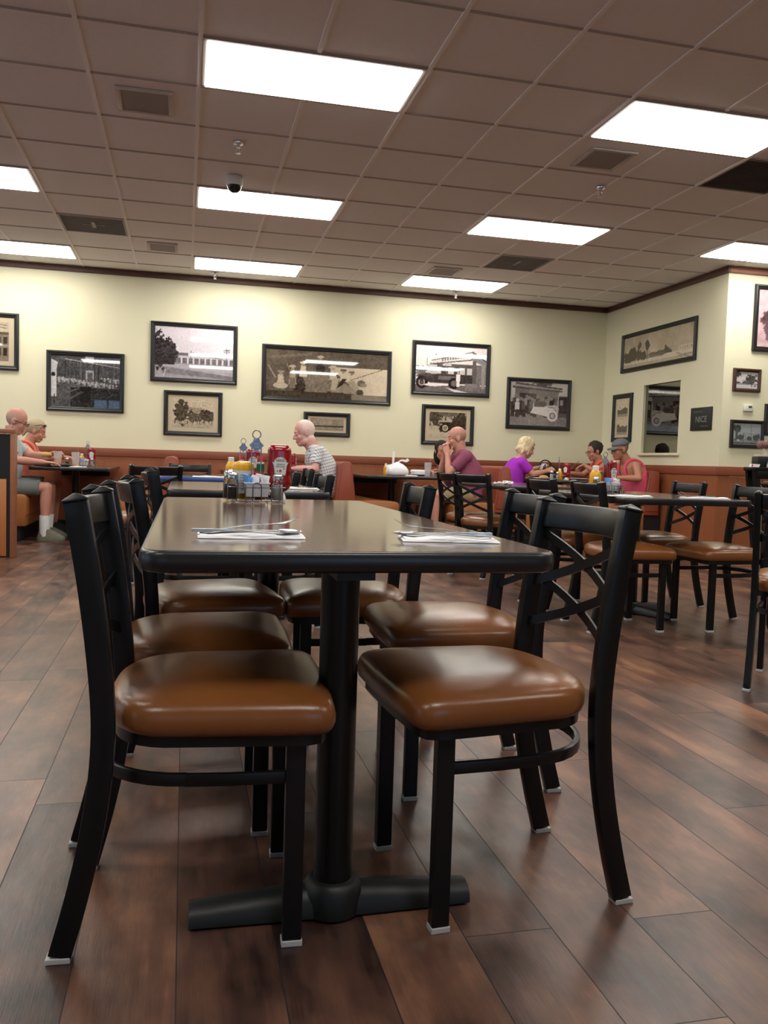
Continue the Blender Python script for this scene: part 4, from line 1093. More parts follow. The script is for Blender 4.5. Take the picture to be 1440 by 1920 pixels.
# ---- napkins and cutlery
def napkin(x, y, z, rz, label, w=.25, d=.10, h=.006, group='folded paper napkins'):
    t = thing('paper_napkin', label, 'napkin', (x, y, z), rad(rz), group)
    for q in range(3):
        b = MB(); rnd = random.Random(q + int(x * 50)); n = 10
        top = []; 
        hx, hy = w / 2 - q * .004, d / 2 - q * .005
        rs = []
        for i in range(n + 1):
            xx = lerp(-hx, hx, i / n); wv = .0018 * math.sin(i * .9 + q * 2) + .0014 * rnd.random(); z0 = q * .0022 + .0003
            rs.append([(xx, -hy + .004 * rnd.random(), z0), (xx, hy - .004 * rnd.random(), z0), (xx, hy - .003, z0 + .0018 + wv), (xx, 0, z0 + .003 + wv * 1.4), (xx, -hy + .003, z0 + .0018 + wv)])
        b.rings(rs); b.build('fold', M_pap, t, angle=70)
    return t
def fork(x, y, z, rz, label, pitch=0, group='forks on napkins', L=.19):
    t = thing('fork', label, 'fork', (x, y, z), 0, group); t.rotation_euler = (0, rad(pitch), rad(rz))
    pts = [(-.10, 0, .001), (-.07, 0, .002), (-.02, 0, .005), (.03, 0, .002), (.045, 0, .0015)]
    MB().sweep(bez(pts, 4), .011, .0018, (0, 1, 0), widths=[1.2, 1.25, 1.25, 1.2, 1.1, 1.0, .9, .8, .7, .62, .55, .5, .48, .48, .5, .6, .8]).build('handle', M_steel, t)
    b = MB(); b.sweep([(.043, 0, .0015), (.055, 0, .000), (.066, 0, .0005)], .020, .0016, (0, 1, 0), widths=[.45, 1, 1.08])
    for k in range(4): yy = -.0088 + k * .00587; b.sweep([(.064, yy, .0005), (.078, yy, .003), (.094, yy * .9, .009)], .0034, .0014, (0, 1, 0), widths=[1, .9, .5])
    b.build('tines', M_steel, t); return t
def knife(x, y, z, rz, label, group='knives on napkins'):
    t = thing('table_knife', label, 'knife', (x, y, z), rad(rz), group)
    MB().sweep([(-.11, 0, .003), (-.06, 0, .003), (-.01, 0, .003)], .012, .005, (0, 1, 0), widths=[1.1, 1, .8]).build('handle', M_steel, t)
    MB().sweep([(-.012, 0, .003), (.04, .001, .003), (.09, .002, .003), (.105, .004, .003)], .016, .0014, (0, 1, 0), widths=[.6, 1, 1, .4]).build('blade', M_steel, t); return t
def spoon(x, y, z, rz, label, group='spoons on napkins'):
    t = thing('spoon', label, 'spoon', (x, y, z), rad(rz), group)
    MB().sweep([(-.10, 0, .001), (-.05, 0, .003), (.02, 0, .004), (.05, 0, .002)], .010, .0018, (0, 1, 0), widths=[1.2, 1, .6, .5]).build('handle', M_steel, t)
    MB().ell((.072, 0, .004), (.026, .015, .0045), seg=16, rg=8).build('bowl', M_steel, t); return t
a = at_z(470, 1006, TH)
napkin(a.x, a.y, TH, -1, 'folded napkin at left on the near table under a fork', .205, .10)
fork(a.x + .005, a.y + .01, TH + .018, 8, 'fork with raised tines on the left napkin, near table', -7)
spoon(a.x + .0, a.y - .02, TH + .0095, -3, 'spoon on the left napkin, near table')
knife(a.x - .004, a.y - .005, TH + .0095, 1, 'table knife with handle jutting from left napkin, near table')
a = at_z(835, 1013, TH)
napkin(a.x + .005, a.y, TH, -8, 'folded napkin at right on the near table under a fork', .195, .10)
fork(a.x - .012, a.y + .01, TH + .018, 172, 'fork with raised tines on the right napkin, near table', -8)
spoon(a.x - .01, a.y - .008, TH + .0095, 165, 'spoon on the right napkin, near table')
knife(a.x - .005, a.y + .02, TH + .0095, 178, 'table knife on the right napkin, near table')
a = at_y(556, 917, 4.25); napkin(a.x, 4.3, TH, -4, 'white napkin on the second table near its right corner', .24, .1)
fork(a.x, 4.3, TH + .0095, 175, 'fork on the white napkin of the second table')
a = at_y(392, 893, 6.28); napkin(a.x, 6.3, TH, 0, 'white napkin on the table with blue lit edge', .24, .1)
def roll(px, Y, lab, flip=1):
    x = rel(px, Y); napkin(x + .02 * flip, Y, TH, -4, 'white napkin with cutlery ' + lab, .26, .11)
    fork(x - .035 * flip, Y - .005, TH + .0095, 160 if flip > 0 else 20, 'fork on the napkin ' + lab, -12)
    knife(x - .03 * flip, Y + .02, TH + .0095, 150 if flip > 0 else 30, 'table knife on the napkin ' + lab)
roll(1172, 4.30, 'by the wire caddy, right hand table'); roll(1317, 4.24, 'near right end of the right hand table')
def crumple(px, Y, s, k, lab):
    b = MB(); b.ell((0, 0, s * .55), (s, s * .8, s * .6), seg=14, rg=9); rnd = random.Random(k)
    for i, v in enumerate(b.v): f = 1 + rnd.uniform(-.3, .25); b.v[i] = Vector((v.x * f, v.y * f, max(.0, v.z * f)))
    o = b.build('crumpled_napkin', M_pap, None, smooth=False, loc=(rel(px, Y), Y, TH)); tag(o, lab, 'napkin', 'crumpled napkins')
YBt = 6.25
crumple(948, YBt, .028, 1, 'tallest crumpled napkin near purple shirt on dark table'); crumple(957, YBt - .05, .024, 2, 'crumpled napkin rightmost of the white scraps')
crumple(936, YBt, .020, 3, 'small crumpled napkin left of the tallest one'); crumple(928, YBt + .03, .016, 4, 'tiny crumpled napkin leftmost of the white scraps')
# ---- right hand table caddy
Y5 = 4.62
xc = rel(1133, Y5)
caddy(xc, Y5, TH, 0, 'pale wire grid caddy on the right hand table', M_taggrey, grid=True, w=.21)
mustard(rel(1116, Y5), Y5 - .0, TH + .006, 0, 'yellow mustard bottle with white cap in right hand caddy', 1.25)
shaker(rel(1118, Y5 - .04), Y5 - .045, TH + .006, 'salt shaker in front of mustard, right hand caddy', True, 1.15)
sugar_box(rel(1143, Y5), Y5 - .025, TH + .02, 0, 'white box of sweetener packets in right hand caddy', 'right hand caddy box', True)
hot_sauce(rel(1131, Y5), Y5 + .035, TH + .006, 'slim pepper sauce bottle in right hand caddy')
ketchup(rel(1151, Y5), Y5 + .05, TH + .006, 20, 'ketchup bottle in front of the pink tank top')
shaker(rel(1158, Y5), Y5 + .0, TH + .006, 'dark pepper shaker at right end of the right hand caddy', False, 1.0)
# ---- booth tables
def tumbler(x, y, z, label, fill=None, level=.6, h=.15, r0=.033, r1=.043, straw=False, lemon=False):
    t = thing('tumbler', label, 'glass', (x, y, z), 0, 'plastic drink tumblers')
    MB().lathe([(r0, 0), (r0, .006), (lerp(r0, r1, .5), h * .5), (r1, h)], seg=20).mesh
    b = MB(); b.rings([[(r * math.cos(2 * PI * k / 20), r * math.sin(2 * PI * k / 20), zz) for k in range(20)] for r, zz in ((.001, .0), (r0, .0), (r1, h), (r1 - .003, h), (r0 - .003, .006), (.001, .006))]); b.build('cup', M_frost, t)
    if fill: q = h * level; MB().lathe([(r0 - .0035, .007), (lerp(r0, r1, level) - .0035, q)], seg=18).build('drink', fill, t)
    if straw: MB().tube([(-.01, 0, .01), (.028, .004, h + .045)], .003, 6).build('straw', mat('straw_red', (.45, .12, .06), .4) if 'straw_red' not in MAT else MAT['straw_red'], t)
    if lemon: MB().ell((.008, -.018, h * .38), (.014, .006, .014), seg=12, rg=8).build('lemon_slice', mat('lemon', (.70, .68, .05), .4), t)
    return t
M_tea = mat('iced_tea', (.80, .30, .05), .15, spec=.6); M_water = mat('water_drink', (.42, .43, .42), .1, spec=.6)
YA = 9.05
tumbler(rel(108, YA), YA, BH, 'tumbler of amber iced tea beside the couple', M_tea, .62, .145)
tumbler(rel(141.5, 9.15), 9.15, BH, 'nearly empty tumbler with straw on the left booth table', M_tea, .2, .15, straw=True)
shaker(rel(126, YA), YA, BH, 'glass shaker between the two tumblers, left booth', False, 1.1)
caddy(rel(164, 9.5), 9.5, BH, 0, 'wire caddy with grey tag on the left booth table', M_taggrey, hh=.27)
ketchup(rel(171, 9.52), 9.53, BH + .006, 0, 'ketchup bottle on the left booth table', full=False)
sugar_box(rel(157, 9.47), 9.47, BH + .012, 0, 'white sweetener box in the left booth caddy', 'left booth box', True)
mustard(rel(153, 9.55), 9.56, BH + .006, 0, 'yellow mustard bottle on the left booth table', 1.0)
shaker(rel(172, 9.44), 9.44, BH + .006, 'salt shaker in the left booth caddy', True, 1.0)
a = rel(146, 8.98); napkin(a, 8.99, BH, 0, 'white napkin at the near edge of the left booth table', .16, .1)
t = thing('mobile_phone', 'black phone lying on the left booth table', 'phone', (rel(100, 8.97), 8.98, BH), .2)
MB().bx(-.075, .075, -.038, .038, 0, .010).build('case', M_blackpl, t, bevel=.003); MB().bx(-.065, .065, -.033, .033, .0095, .0108).build('screen', mat('phone_screen', (.02, .02, .025), .08), t, smooth=False)
def wallet(px, Y, lab): 
    t = thing('sunglasses_case', lab, 'case', (rel(px, Y), Y, BH), .1); MB().ell((0, 0, .018), (.07, .035, .018)).build('shell', M_blackpl, t); MB().tube([(-.068, 0, .018), (0, -.0345, .018), (.068, 0, .018)], .0015, 5).build('zip', M_steel, t)
wallet(122, 8.96, 'black case lying by the shaker on the left booth table')
def plate(x, y, z, lab, food=None, r=.12, group='plates on booth tables'):
    t = thing('plate', lab, 'plate', (x, y, z), 0, group)
    MB().lathe([(r * .5, 0), (r * .55, .002), (r * .8, .008), (r, .017), (r * .985, .019), (r * .75, .011), (.001, .006)], seg=28).build('dish', M_cer, t); return t
plate(rel(78, 9.15), 9.15, BH, 'white plate between the hands of the couple', r=.11)
# takeout bag with clamshell box, fork standing up
Y4 = 9.05
t = thing('takeout_bag', 'white plastic takeout bag tied over a foam box', 'bag', (rel(744, Y4), Y4, BH), 0)
b = MB(); rnd = random.Random(3); rs = []
for zz, s in ((0, .82), (.012, .96), (.04, 1.06), (.07, 1.0), (.10, .8), (.125, .5), (.14, .22), (.15, .12)):
    rs.append([(px * s * (1 + rnd.uniform(-.05, .05)), py * s * (1 + rnd.uniform(-.05, .05)), zz + rnd.uniform(-.003, .003)) for px, py, _ in sring(.115, .10, 0, 22, 4)])
b.rings(rs); b.build('bag_body', mat('bag_plastic', (.80, .80, .82), .35, bump=.3, bscale=40, bdist=.006), t, angle=50)
for s, a0 in ((1, 0), (-1, 1)):
    b = MB(); b.sweep(bez([(.0, 0, .145), (.05 * s, .01, .17 - .05 * a0), (.10 * s, .0, .165 - .06 * a0), (.125 * s, .0, .185 - .09 * a0)], 4), .04, .004, (0, .2, 1), widths=[.3 + .05 * k for k in range(13)]); b.build('tied_handle', MAT['bag_plastic'], t, angle=60)
t = thing('plastic_spatula', 'white handle standing upright behind the takeout bag', 'utensil', (rel(736, 9.2), 9.2, BH), 0)
MB().bx(-.05, .05, -.04, .04, 0, .012).build('foot', M_wcap, t, bevel=.003)
MB().sweep([(0, 0, .01), (.0, 0, .12), (.004, 0, .27)], .026, .010, (1, 0, 0), widths=[.8, .9, 1.1]).build('handle', M_wcap, t, bevel=.003)
mustard(rel(723, 9.5), 9.5, BH, 0, 'mustard bottle almost hidden behind the takeout bag', 1.0)
tumbler(rel(803, Y4), 9.08, BH, 'clear tumbler with lemon and straw before maroon shirted man', M_water, .4, .155, straw=True, lemon=True)
napkin(rel(770, 8.98), 9.0, BH, 5, 'white napkin beside the takeout bag', .15, .1)
plate(rel(785, 9.3), 9.3, BH, 'plate with white takeout box lid near the tumbler', r=.11)
b = MB(); b.rings([[(x * s, y * s, zz) for x, y in ((-.09, -.07), (.09, -.07), (.09, .07), (-.09, .07))] for s, zz in ((.8, .012), (1, .045), (.85, .062))]); o = b.build('foam_box', M_pap, None, bevel=.006, loc=(rel(785, 9.3), 9.3, BH + .006)); tag(o, 'white foam box on plate left of the clear tumbler', 'box')
shaker(rel(812, 9.0), 9.0, BH, 'short glass shaker right of the clear tumbler', True, .7)
# corner booth
Y6 = 9.25
ketchup(rel(1062, Y6), Y6, BH, -60, 'ketchup bottle turned sideways in the corner booth', full=False)
caddy(rel(1049, 9.3), 9.33, BH, 80, 'wire caddy seen edge on in the corner booth', M_taggrey, hh=.27)
mustard(rel(1047, 9.25), 9.22, BH, 0, 'yellow mustard bottle in the corner booth', 1.0)
shaker(rel(1034, 9.1), 9.1, BH, 'left salt shaker of the pair in the corner booth', True, 1.25); shaker(rel(1045, 9.05), 9.05, BH, 'right salt shaker of the pair in the corner booth', True, 1.1)
plate(rel(1015, 9.15), 9.15, BH, 'plate under the blonde woman hands'); 
b = MB(); b.ell((0, 0, .018), (.055, .045, .02)); o = b.build('sandwich', mat('bread', (.52, .30, .10), .7, var=.2, vscale=60), None, loc=(rel(1019, 9.12), 9.12, BH + .012)); tag(o, 'toasted sandwich on plate before the blonde woman', 'food')
plate(rel(1085, 9.4), 9.4, BH, 'plate in front of woman with glasses')
t = thing('handbag', 'black rounded bag beyond the ketchup against corner booth wall', 'bag', (rel(1020, 9.9), 9.9, BH), 0)
b = MB(); b.rings([sring(.15, .06, 0, 20, 3), sring(.165, .07, .04, 20, 3), sring(.16, .07, .12, 20, 3), sring(.12, .055, .165, 20, 3), sring(.06, .03, .185, 20, 3)]); b.build('body', mat('bag_black', (.008, .008, .009), .6), t, angle=60)
MB().tube([(.08 * math.cos(PI * k / 10), -.02, .16 + .07 * math.sin(PI * k / 10)) for k in range(11)], .008, 8).build('strap', MAT['bag_black'], t)
# ---- tall black stand at the right edge
t = thing('host_stand', 'tall black stand with slanted cross braces at right edge', 'stand', (4.99, 5.95, 0))
b = MB(); b.bx(-.50, .5, -.02, .12, .915, .945); b.build('top', M_black, t, bevel=.004)
MB().bx(-.47, .47, -.015, .0, .85, .915).build('apron', M_black, t, bevel=.003)
for sx in (-1, 1):
    for y in (.005, .09): MB().sweep([(sx * .34, y, 0), (sx * .47, y, .92)], .03, .05, (0, 1, 0)).build('leg', M_black, t)
b = MB(); b.sweep([(-.44, -.012, .80), (.30, -.012, .12)], .02, .008, (0, 1, 0)); b.sweep([(.44, -.012, .80), (-.30, -.012, .12)], .02, .008, (0, 1, 0)); b.build('cross_brace', M_steel, t)
MB().bx(-.41, .41, -.013, -.003, .825, .836).build('rail', M_steel, t)
MB().bx(-.38, .38, .06, .075, .08, .81).build('back_panel', mat('stand_panel', (.06, .018, .012), .5), t, smooth=False)
def on_stand(px, dy=0): return at_y(px, 870, 5.98 + dy).x
t = thing('black_box', 'black box carrying a pale fitting on the stand', 'box', (on_stand(1438, .03), 6.01, .945))
MB().bx(-.11, .14, -.03, .05, 0, .088).build('body', M_blackpl, t, bevel=.004)
M_beige = mat('pale_plastic', (.50, .45, .38), .5)
t = thing('counter_fitting', 'beige base and post with brown ribbed knob on the black box', 'fitting', (on_stand(1438, .03), 6.01, 1.033))
MB().bx(-.095, .14, -.025, .045, 0, .018).build('base', M_beige, t, bevel=.004); MB().lathe([(.013, .018), (.013, .075)], (-.01, 0, 0), 12).build('post', M_beige, t)
b = MB(); b.lathe([(.018, -.075), (.032, -.065), (.026, -.05), (.034, -.04), (.028, -.028), (.034, -.018), (.028, -.008), (.036, .004), (.030, .02), (.046, .03), (.046, .07)], seg=16, M=Matrix.Translation((-.02, 0, .098)) @ Matrix.Rotation(PI / 2, 4, 'Y')); b.build('ribbed_knob', mat('brown_knob', (.20, .10, .09), .4), t)
t = thing('card', 'white folded card with red mark on the stand', 'card', (on_stand(1415, -.03), 5.94, .945))
MB().rings([[(-.040, 0, 0), (.035, 0, 0), (.045, 0, .024), (-.036, 0, .026)], [(-.040, .03, 0), (.035, .03, 0), (.045, .02, .024), (-.036, .02, .026)]]).build('paper', M_pap, t, smooth=False)
MB().bx(-.033, -.022, -.001, .001, .004, .02).build('red_mark', M_tom, t, smooth=False)
t = thing('small_bottle', 'small blue and white bottle cut by right edge on stand', 'bottle', (on_stand(1443, -.03), 5.955, .945))
MB().lathe([(.018, 0), (.018, .03)], seg=14).build('body', M_wcap, t); MB().lathe([(.0175, .03), (.014, .05), (.009, .06)], seg=14).build('neck', mat('bottle_blue', (.05, .25, .5), .3), t)
# backpack under the left booth table
t = thing('backpack', 'dark backpack on the floor under the left booth table', 'bag', (-.98, 9.1, 0), .2)
b = MB(); b.rings([sring(.17 * s, .12 * s, zz, 20, 3) for zz, s in ((0, .9), (.03, 1.03), (.15, 1.05), (.26, .92), (.33, .6), (.35, .25))]); b.build('body', mat('pack_dark', (.02, .022, .02), .8, var=.4, vscale=20), t, angle=60)
b = MB(); b.rings([sring(.12 * s, .045 * s, zz, 16, 3) for zz, s in ((.02, .9), (.05, 1.03), (.14, 1.0), (.18, .6))], M=Matrix.Translation((0, -.12, 0))); b.build('front_pocket', mat('pack_olive', (.06, .06, .04), .8), t, angle=60)
MB().tube([(-.05, 0, .33), (-.04, 0, .40), (.04, 0, .40), (.05, 0, .33)], .010, 7).build('handle', MAT['pack_dark'], t)
# ================================================================ people
def skin_mat():
    m = bpy.data.materials.new('skin'); m.use_nodes = True; T = NT(m); q = T.n['Principled BSDF']
    a = T.new('ShaderNodeVertexColor'); a.layer_name = 'skin'
    n = T.noise(T.coords(), 40, 3, .6)
    T.link(T.mix(T.math('MULTIPLY', n, .25), a.outputs['Color'], (.55, .16, .10)), q.inputs['Base Color']); q.inputs['Roughness'].default_value = .48
    q.inputs['Subsurface Weight'].default_value = .08; q.inputs['Subsurface Radius'].default_value = (.01, .004, .002)
    return m
M_skin = skin_mat()
def cloth(name, col, **k): return MAT.get(name) or mat(name, col, .85, var=.12, vscale=25, bump=.35, bscale=28, bdist=.006, **k)
def plaid_mat():
    m = bpy.data.materials.new('plaid_cloth'); m.use_nodes = True; T = NT(m); q = T.n['Principled BSDF']
    s = T.new('ShaderNodeSeparateXYZ'); v = T.coords(); n = T.noise(v, 6, 2); T.link(v, s.inputs[0])
    wob = T.math('MULTIPLY', n, .02)
    def stripes(a, k): return T.math('LESS_THAN', T.math('FRACT', T.math('MULTIPLY', T.math('ADD', a, wob), k)), .22)
    h = stripes(T.math('ADD', s.outputs[2], T.math('MULTIPLY', s.outputs[0], .25)), 30); w = stripes(T.math('ADD', T.math('SUBTRACT', s.outputs[0], T.math('MULTIPLY', s.outputs[2], .3)), s.outputs[1]), 30)
    f = T.math('ADD', T.math('MULTIPLY', h, .55), T.math('MULTIPLY', w, .5))
    T.link(T.mix(f, (.66, .67, .70), (.02, .022, .035)), q.inputs['Base Color']); q.inputs['Roughness'].default_value = .85
    MAT['plaid_cloth'] = m; return m
def remeshed(mb, vox, smooth, name):
    me = mb.mesh(name + '_raw', M_skin); o = bpy.data.objects.new(name + '_raw', me); COL.objects.link(o)
    r = o.modifiers.new('r', 'REMESH'); r.mode = 'VOXEL'; r.voxel_size = vox; r.use_smooth_shade = True
    if smooth: s = o.modifiers.new('s', 'SMOOTH'); s.factor = .5; s.iterations = smooth
    dg = bpy.context.evaluated_depsgraph_get(); dg.update()
    out = bpy.data.meshes.new_from_object(o.evaluated_get(dg)); out.name = name
    bpy.data.objects.remove(o); bpy.data.meshes.remove(me)
    out.polygons.foreach_set('use_smooth', [True] * len(out.polygons)); out.update()
    return out
def put(name, me, m, parent):
    me.materials.clear(); me.materials.append(m)
    o = bpy.data.objects.new(name, me); COL.objects.link(o); o.parent = parent; return o
def frame(c, f, up):
    f = Vector(f).normalized(); s = Vector(up).cross(f).normalized(); u = f.cross(s)
    return Matrix(((f.x, s.x, u.x, c[0]), (f.y, s.y, u.y, c[1]), (f.z, s.z, u.z, c[2]), (0, 0, 0, 1)))
def hand(b, W, d, n, side, curl, k=1.0, spread=1.0):
    # W wrist, d pointing direction, n palm normal, side: +1 thumb on +s
    M = frame(W, d, -Vector(n)); # x forward, y side, z = back of hand
    rs = []
    for q, (w, t) in enumerate(((.026, .021), (.034, .020), (.041, .017), (.042, .014), (.036, .011))):
        x = -.012 + .104 * k * q / 4; rs.append([(x, w * k * math.cos(a * PI / 6), t * k * math.sin(a * PI / 6)) for a in range(12)])
    b.rings(rs, M=M)
    for i, L in enumerate((.070, .079, .074, .058)):
        y = side * (.030 - .020 * i) * k; p = Vector((.084 * k, y, 0)); a = rad(8); pts = [p.copy(), ]
        for sgm in (.45, .32, .27):
            p = p + Vector((math.cos(a), side * (.10 - .07 * i) * spread * math.cos(a), -math.sin(a))) * L * k * sgm; pts.append(p.copy()); a += rad(curl)
        b.tube(pts, .0092 * k, 8, M=M, radii=[.0098 * k, .0096 * k, .0088 * k, .0072 * k]); b.ell(pts[-1], (.0074 * k,) * 3, M=M, seg=8, rg=6)
    pts = [(.012 * k, side * .024 * k, -.004), (.042 * k, side * .054 * k, -.014), (.068 * k, side * .066 * k, -.024), (.088 * k, side * .064 * k, -.030)]
    b.tube(pts, .011 * k, 8, M=M, radii=[.016 * k, .0125 * k, .0105 * k, .008 * k]); b.ell(pts[-1], (.008 * k,) * 3, M=M, seg=8, rg=6)
def person(label, x, y, yaw, skin, hipz=.565, lean=10, bend=10, girth=0.0, sw=.185, head=(0, 0, 0), hf=.06, arms=None, top=('tee', 'grey_cloth'), low=None, hair=None, haircol=(.1, .1, .1), brow=(.12, .08, .05), legs=True, k=1.0, extras=(), socks=None, shoes=None, knee=.45, hs=1.06, neck=1.0, jowl=0):
    t = thing('person', label, 'person', (x, y, 0), rad(yaw))
    a0, a1 = rad(lean), rad(lean + bend)
    d0, d1 = Vector((math.sin(a0), 0, math.cos(a0))), Vector((math.sin(a1), 0, math.cos(a1)))
    hip = Vector((0, 0, hipz)); waist = hip + d0 * .15 * k; chest = waist + (d0 + d1).normalized() * .17 * k; up = chest + d1 * .13 * k; nb = up + d1 * .055 * k
    sp = [(hip - d0 * .085, .135, .105, d0), (hip - d0 * .03, .168, .13, d0), (hip + d0 * .05, .170, .135 + girth * .6, d0), (waist, .160 + girth * .5, .128 + girth, d0), (lerp(waist, chest, .55), .165 + girth * .4, .130 + girth * .8, d1), (chest, .172, .128 + girth * .3, d1), (lerp(chest, up, .6), .170, .118, d1), (up, .150, .098, d1), (lerp(up, nb, .6), .095, .075, d1), (nb, .060, .060, d1)]
    def torso(b, off, i0=0, i1=None):
        rs = []
        for c, w, dp, d in sp[i0:i1]:
            f = Vector((d.z, 0, -d.x)); w *= k * sw / .185; dp *= k
            rs.append([c + f * ((dp + off) * math.cos(2 * PI * q / 20)) + Vector((0, 1, 0)) * ((w + off) * math.sin(2 * PI * q / 20)) for q in range(20)])
        b.rings(rs)
    B = MB(); torso(B, 0)
    sh = {s: up + Vector((0, s * (sw - .022) * k, 0)) - d1 * .012 for s in (-1, 1)}
    # head
    pitch, hy, tilt = head
    hc = nb + d1 * .035 + Vector((hf, 0, .105 * k))
    HM = Matrix.Translation(hc) @ Euler((rad(tilt), rad(pitch), rad(hy)), 'XYZ').to_matrix().to_4x4() @ Matrix.Scale(k * hs, 4)
    B.ell((-.014, 0, .034), (.096, .077, .092), HM, 20, 14); B.ell((.020, 0, -.034), (.068, .060, .082), HM, 18, 12); B.ell((.050, 0, -.088), (.034, .038, .026), HM, 14, 10)
    B.ell((.010, 0, -.055), (.062, .062, .050), HM, 14, 10)
    B.tube([(.080, 0, .014), (.094, 0, -.008), (.104, 0, -.026)], .01, 10, M=HM, radii=[.008, .011, .013]); B.ell((.102, 0, -.029), (.013, .014, .011), HM, 10, 8)
    for s in (-1, 1):
        B.ell((.090, s * .012, -.033), (.009, .008, .007), HM, 8, 6); B.ell((-.012, s * .077, -.006), (.021, .010, .033), HM, 12, 8); B.ell((.070, s * .031, .007), (.014, .015, .012), HM, 10, 8); B.ell((.052, s * .036, -.03), (.026, .024, .026), HM, 10, 8)
    B.ell((.076, 0, .029), (.014, .050, .010), HM, 14, 8); B.ell((.084, 0, -.060), (.011, .023, .0065), HM, 12, 8); B.ell((.081, 0, -.071), (.011, .019, .0065), HM, 12, 8)
    if jowl: B.ell((.008, 0, -.074), (.060 * jowl, .060 * jowl, .042 * jowl), HM, 16, 10); B.ell((-.03, 0, -.06), (.062, .066, .05), HM, 14, 10)
    HI = HM.inverted()
    nt = HM @ Vector((-.022, 0, -.055)); B.tube([nb - d1 * .05, lerp(nb, nt, .5), nt], .06, 16, radii=[.072 * k, .063 * k * neck, .061 * k * neck])
    # arms
    am = arms or {}
    for s in (-1, 1):
        E, W, hd, hn, curl = am.get(s, (Vector((.12, s * .24, .80)), Vector((.34, s * .12, .79)), (1, -s * .4, 0), (0, 0, -1), 25))
        E, W = Vector(E), Vector(W); S = sh[s]
        B.ell(S, (.058 * k, .056 * k, .058 * k), None, 14, 10)
        B.tube([S, lerp(S, E, .35), lerp(S, E, .8), E], .045, 12, radii=[.054 * k, .050 * k, .042 * k, .040 * k]); B.ell(E, (.041 * k,) * 3, None, 12, 8)
        B.tube([E, lerp(E, W, .3), lerp(E, W, .75), W], .035, 12, radii=[.040 * k, .042 * k, .031 * k, .027 * k])
        hand(B, W, hd, hn, s * -1 if False else -s, curl, k)
    kn = {}
    for s in (-1, 1):
        hj = hip + Vector((.02, s * .088, -.015)); K = Vector((knee * k, s * .115, hipz - .015)); A = Vector((knee * k - .02, s * .12, .085)); kn[s] = (hj, K, A)
        B.tube([hj, lerp(hj, K, .5), lerp(hj, K, .85), K], .07, 14, radii=[.085, .076, .062, .058]); B.ell(K, (.058, .056, .060), None, 12, 10)
        B.tube([K, lerp(K, A, .28), lerp(K, A, .6), A], .05, 14, radii=[.055, .056, .044, .036])
        B.tube([A, A + Vector((.04, 0, -.03)), A + Vector((.14, 0, -.055))], .035, 12, radii=[.038, .038, .026])
    me = remeshed(B, .0062, 3, 'body')
    # colouring of the skin by anatomy
    n = len(me.vertices); co = np.empty(n * 3, np.float32); me.vertices.foreach_get('co', co); co = co.reshape(n, 3)
    Hh = np.array(HI); h = co @ Hh[:3, :3].T + Hh[:3, 3]
    col = np.tile(np.array(skin, np.float32), (n, 1))
    inhead = (np.abs(h[:, 0]) < .14) & (np.abs(h[:, 1]) < .11) & (h[:, 2] > -.115) & (h[:, 2] < .16)
    def zone(m, c, f=1.0): col[m] = col[m] * (1 - f) + np.array(c) * f
    hx_, hy_, hz_ = h[:, 0], h[:, 1], h[:, 2]
    zone(inhead & (hx_ > .06) & (np.abs(hz_ + .066) < .011) & (np.abs(hy_) < .024), (skin[0] * .8, skin[1] * .6, skin[2] * .58))
    zone(inhead & (hx_ > .05) & (hz_ > .024) & (hz_ < .035) & (np.abs(hy_) > .014) & (np.abs(hy_) < .048), brow, .75)
    for s in (-1, 1):
        e = ((hx_ - .082) / .02) ** 2 + ((hy_ - s * .031) / .014) ** 2 + ((hz_ - .006) / .0075) ** 2
        zone(inhead & (e < 1), (.45, .40, .36)); zone(inhead & (((hy_ - s * .030) / .007) ** 2 + ((hz_ - .006) / .0075) ** 2 < 1) & (hx_ > .06), (.02, .015, .012))
        zone(inhead & (((hx_ - .05) / .03) ** 2 + ((hy_ - s * .045) / .025) ** 2 + ((hz_ + .03) / .02) ** 2 < 1), (skin[0] * 1.02, skin[1] * .82, skin[2] * .8), .6)
    if hair == 'fringe' or hair == 'crop':
        q = np.clip((.042 - hx_) / .05, 0, 1) * np.clip((hz_ + .075) / .03, 0, 1)
        if hair == 'fringe': q = q * np.clip((.075 - hz_) / .05, 0, 1)
        ear = (np.abs(hy_) > .070) & (np.abs(hx_ + .012) < .024) & (np.abs(hz_ + .006) < .034)
        q = np.where(inhead & ~ear, q, 0)[:, None] * (.55 if hair == 'fringe' else .8); col = col * (1 - q) + np.array(haircol) * q
    ca = me.color_attributes.new('skin', 'FLOAT_COLOR', 'POINT')
    ca.data.foreach_set('color', np.concatenate([col, np.ones((n, 1))], 1).astype(np.float32).ravel())
    put('body', me, M_skin, t)
    # top garment
    kind, mt = top
    mt = MAT[mt]; C = MB()
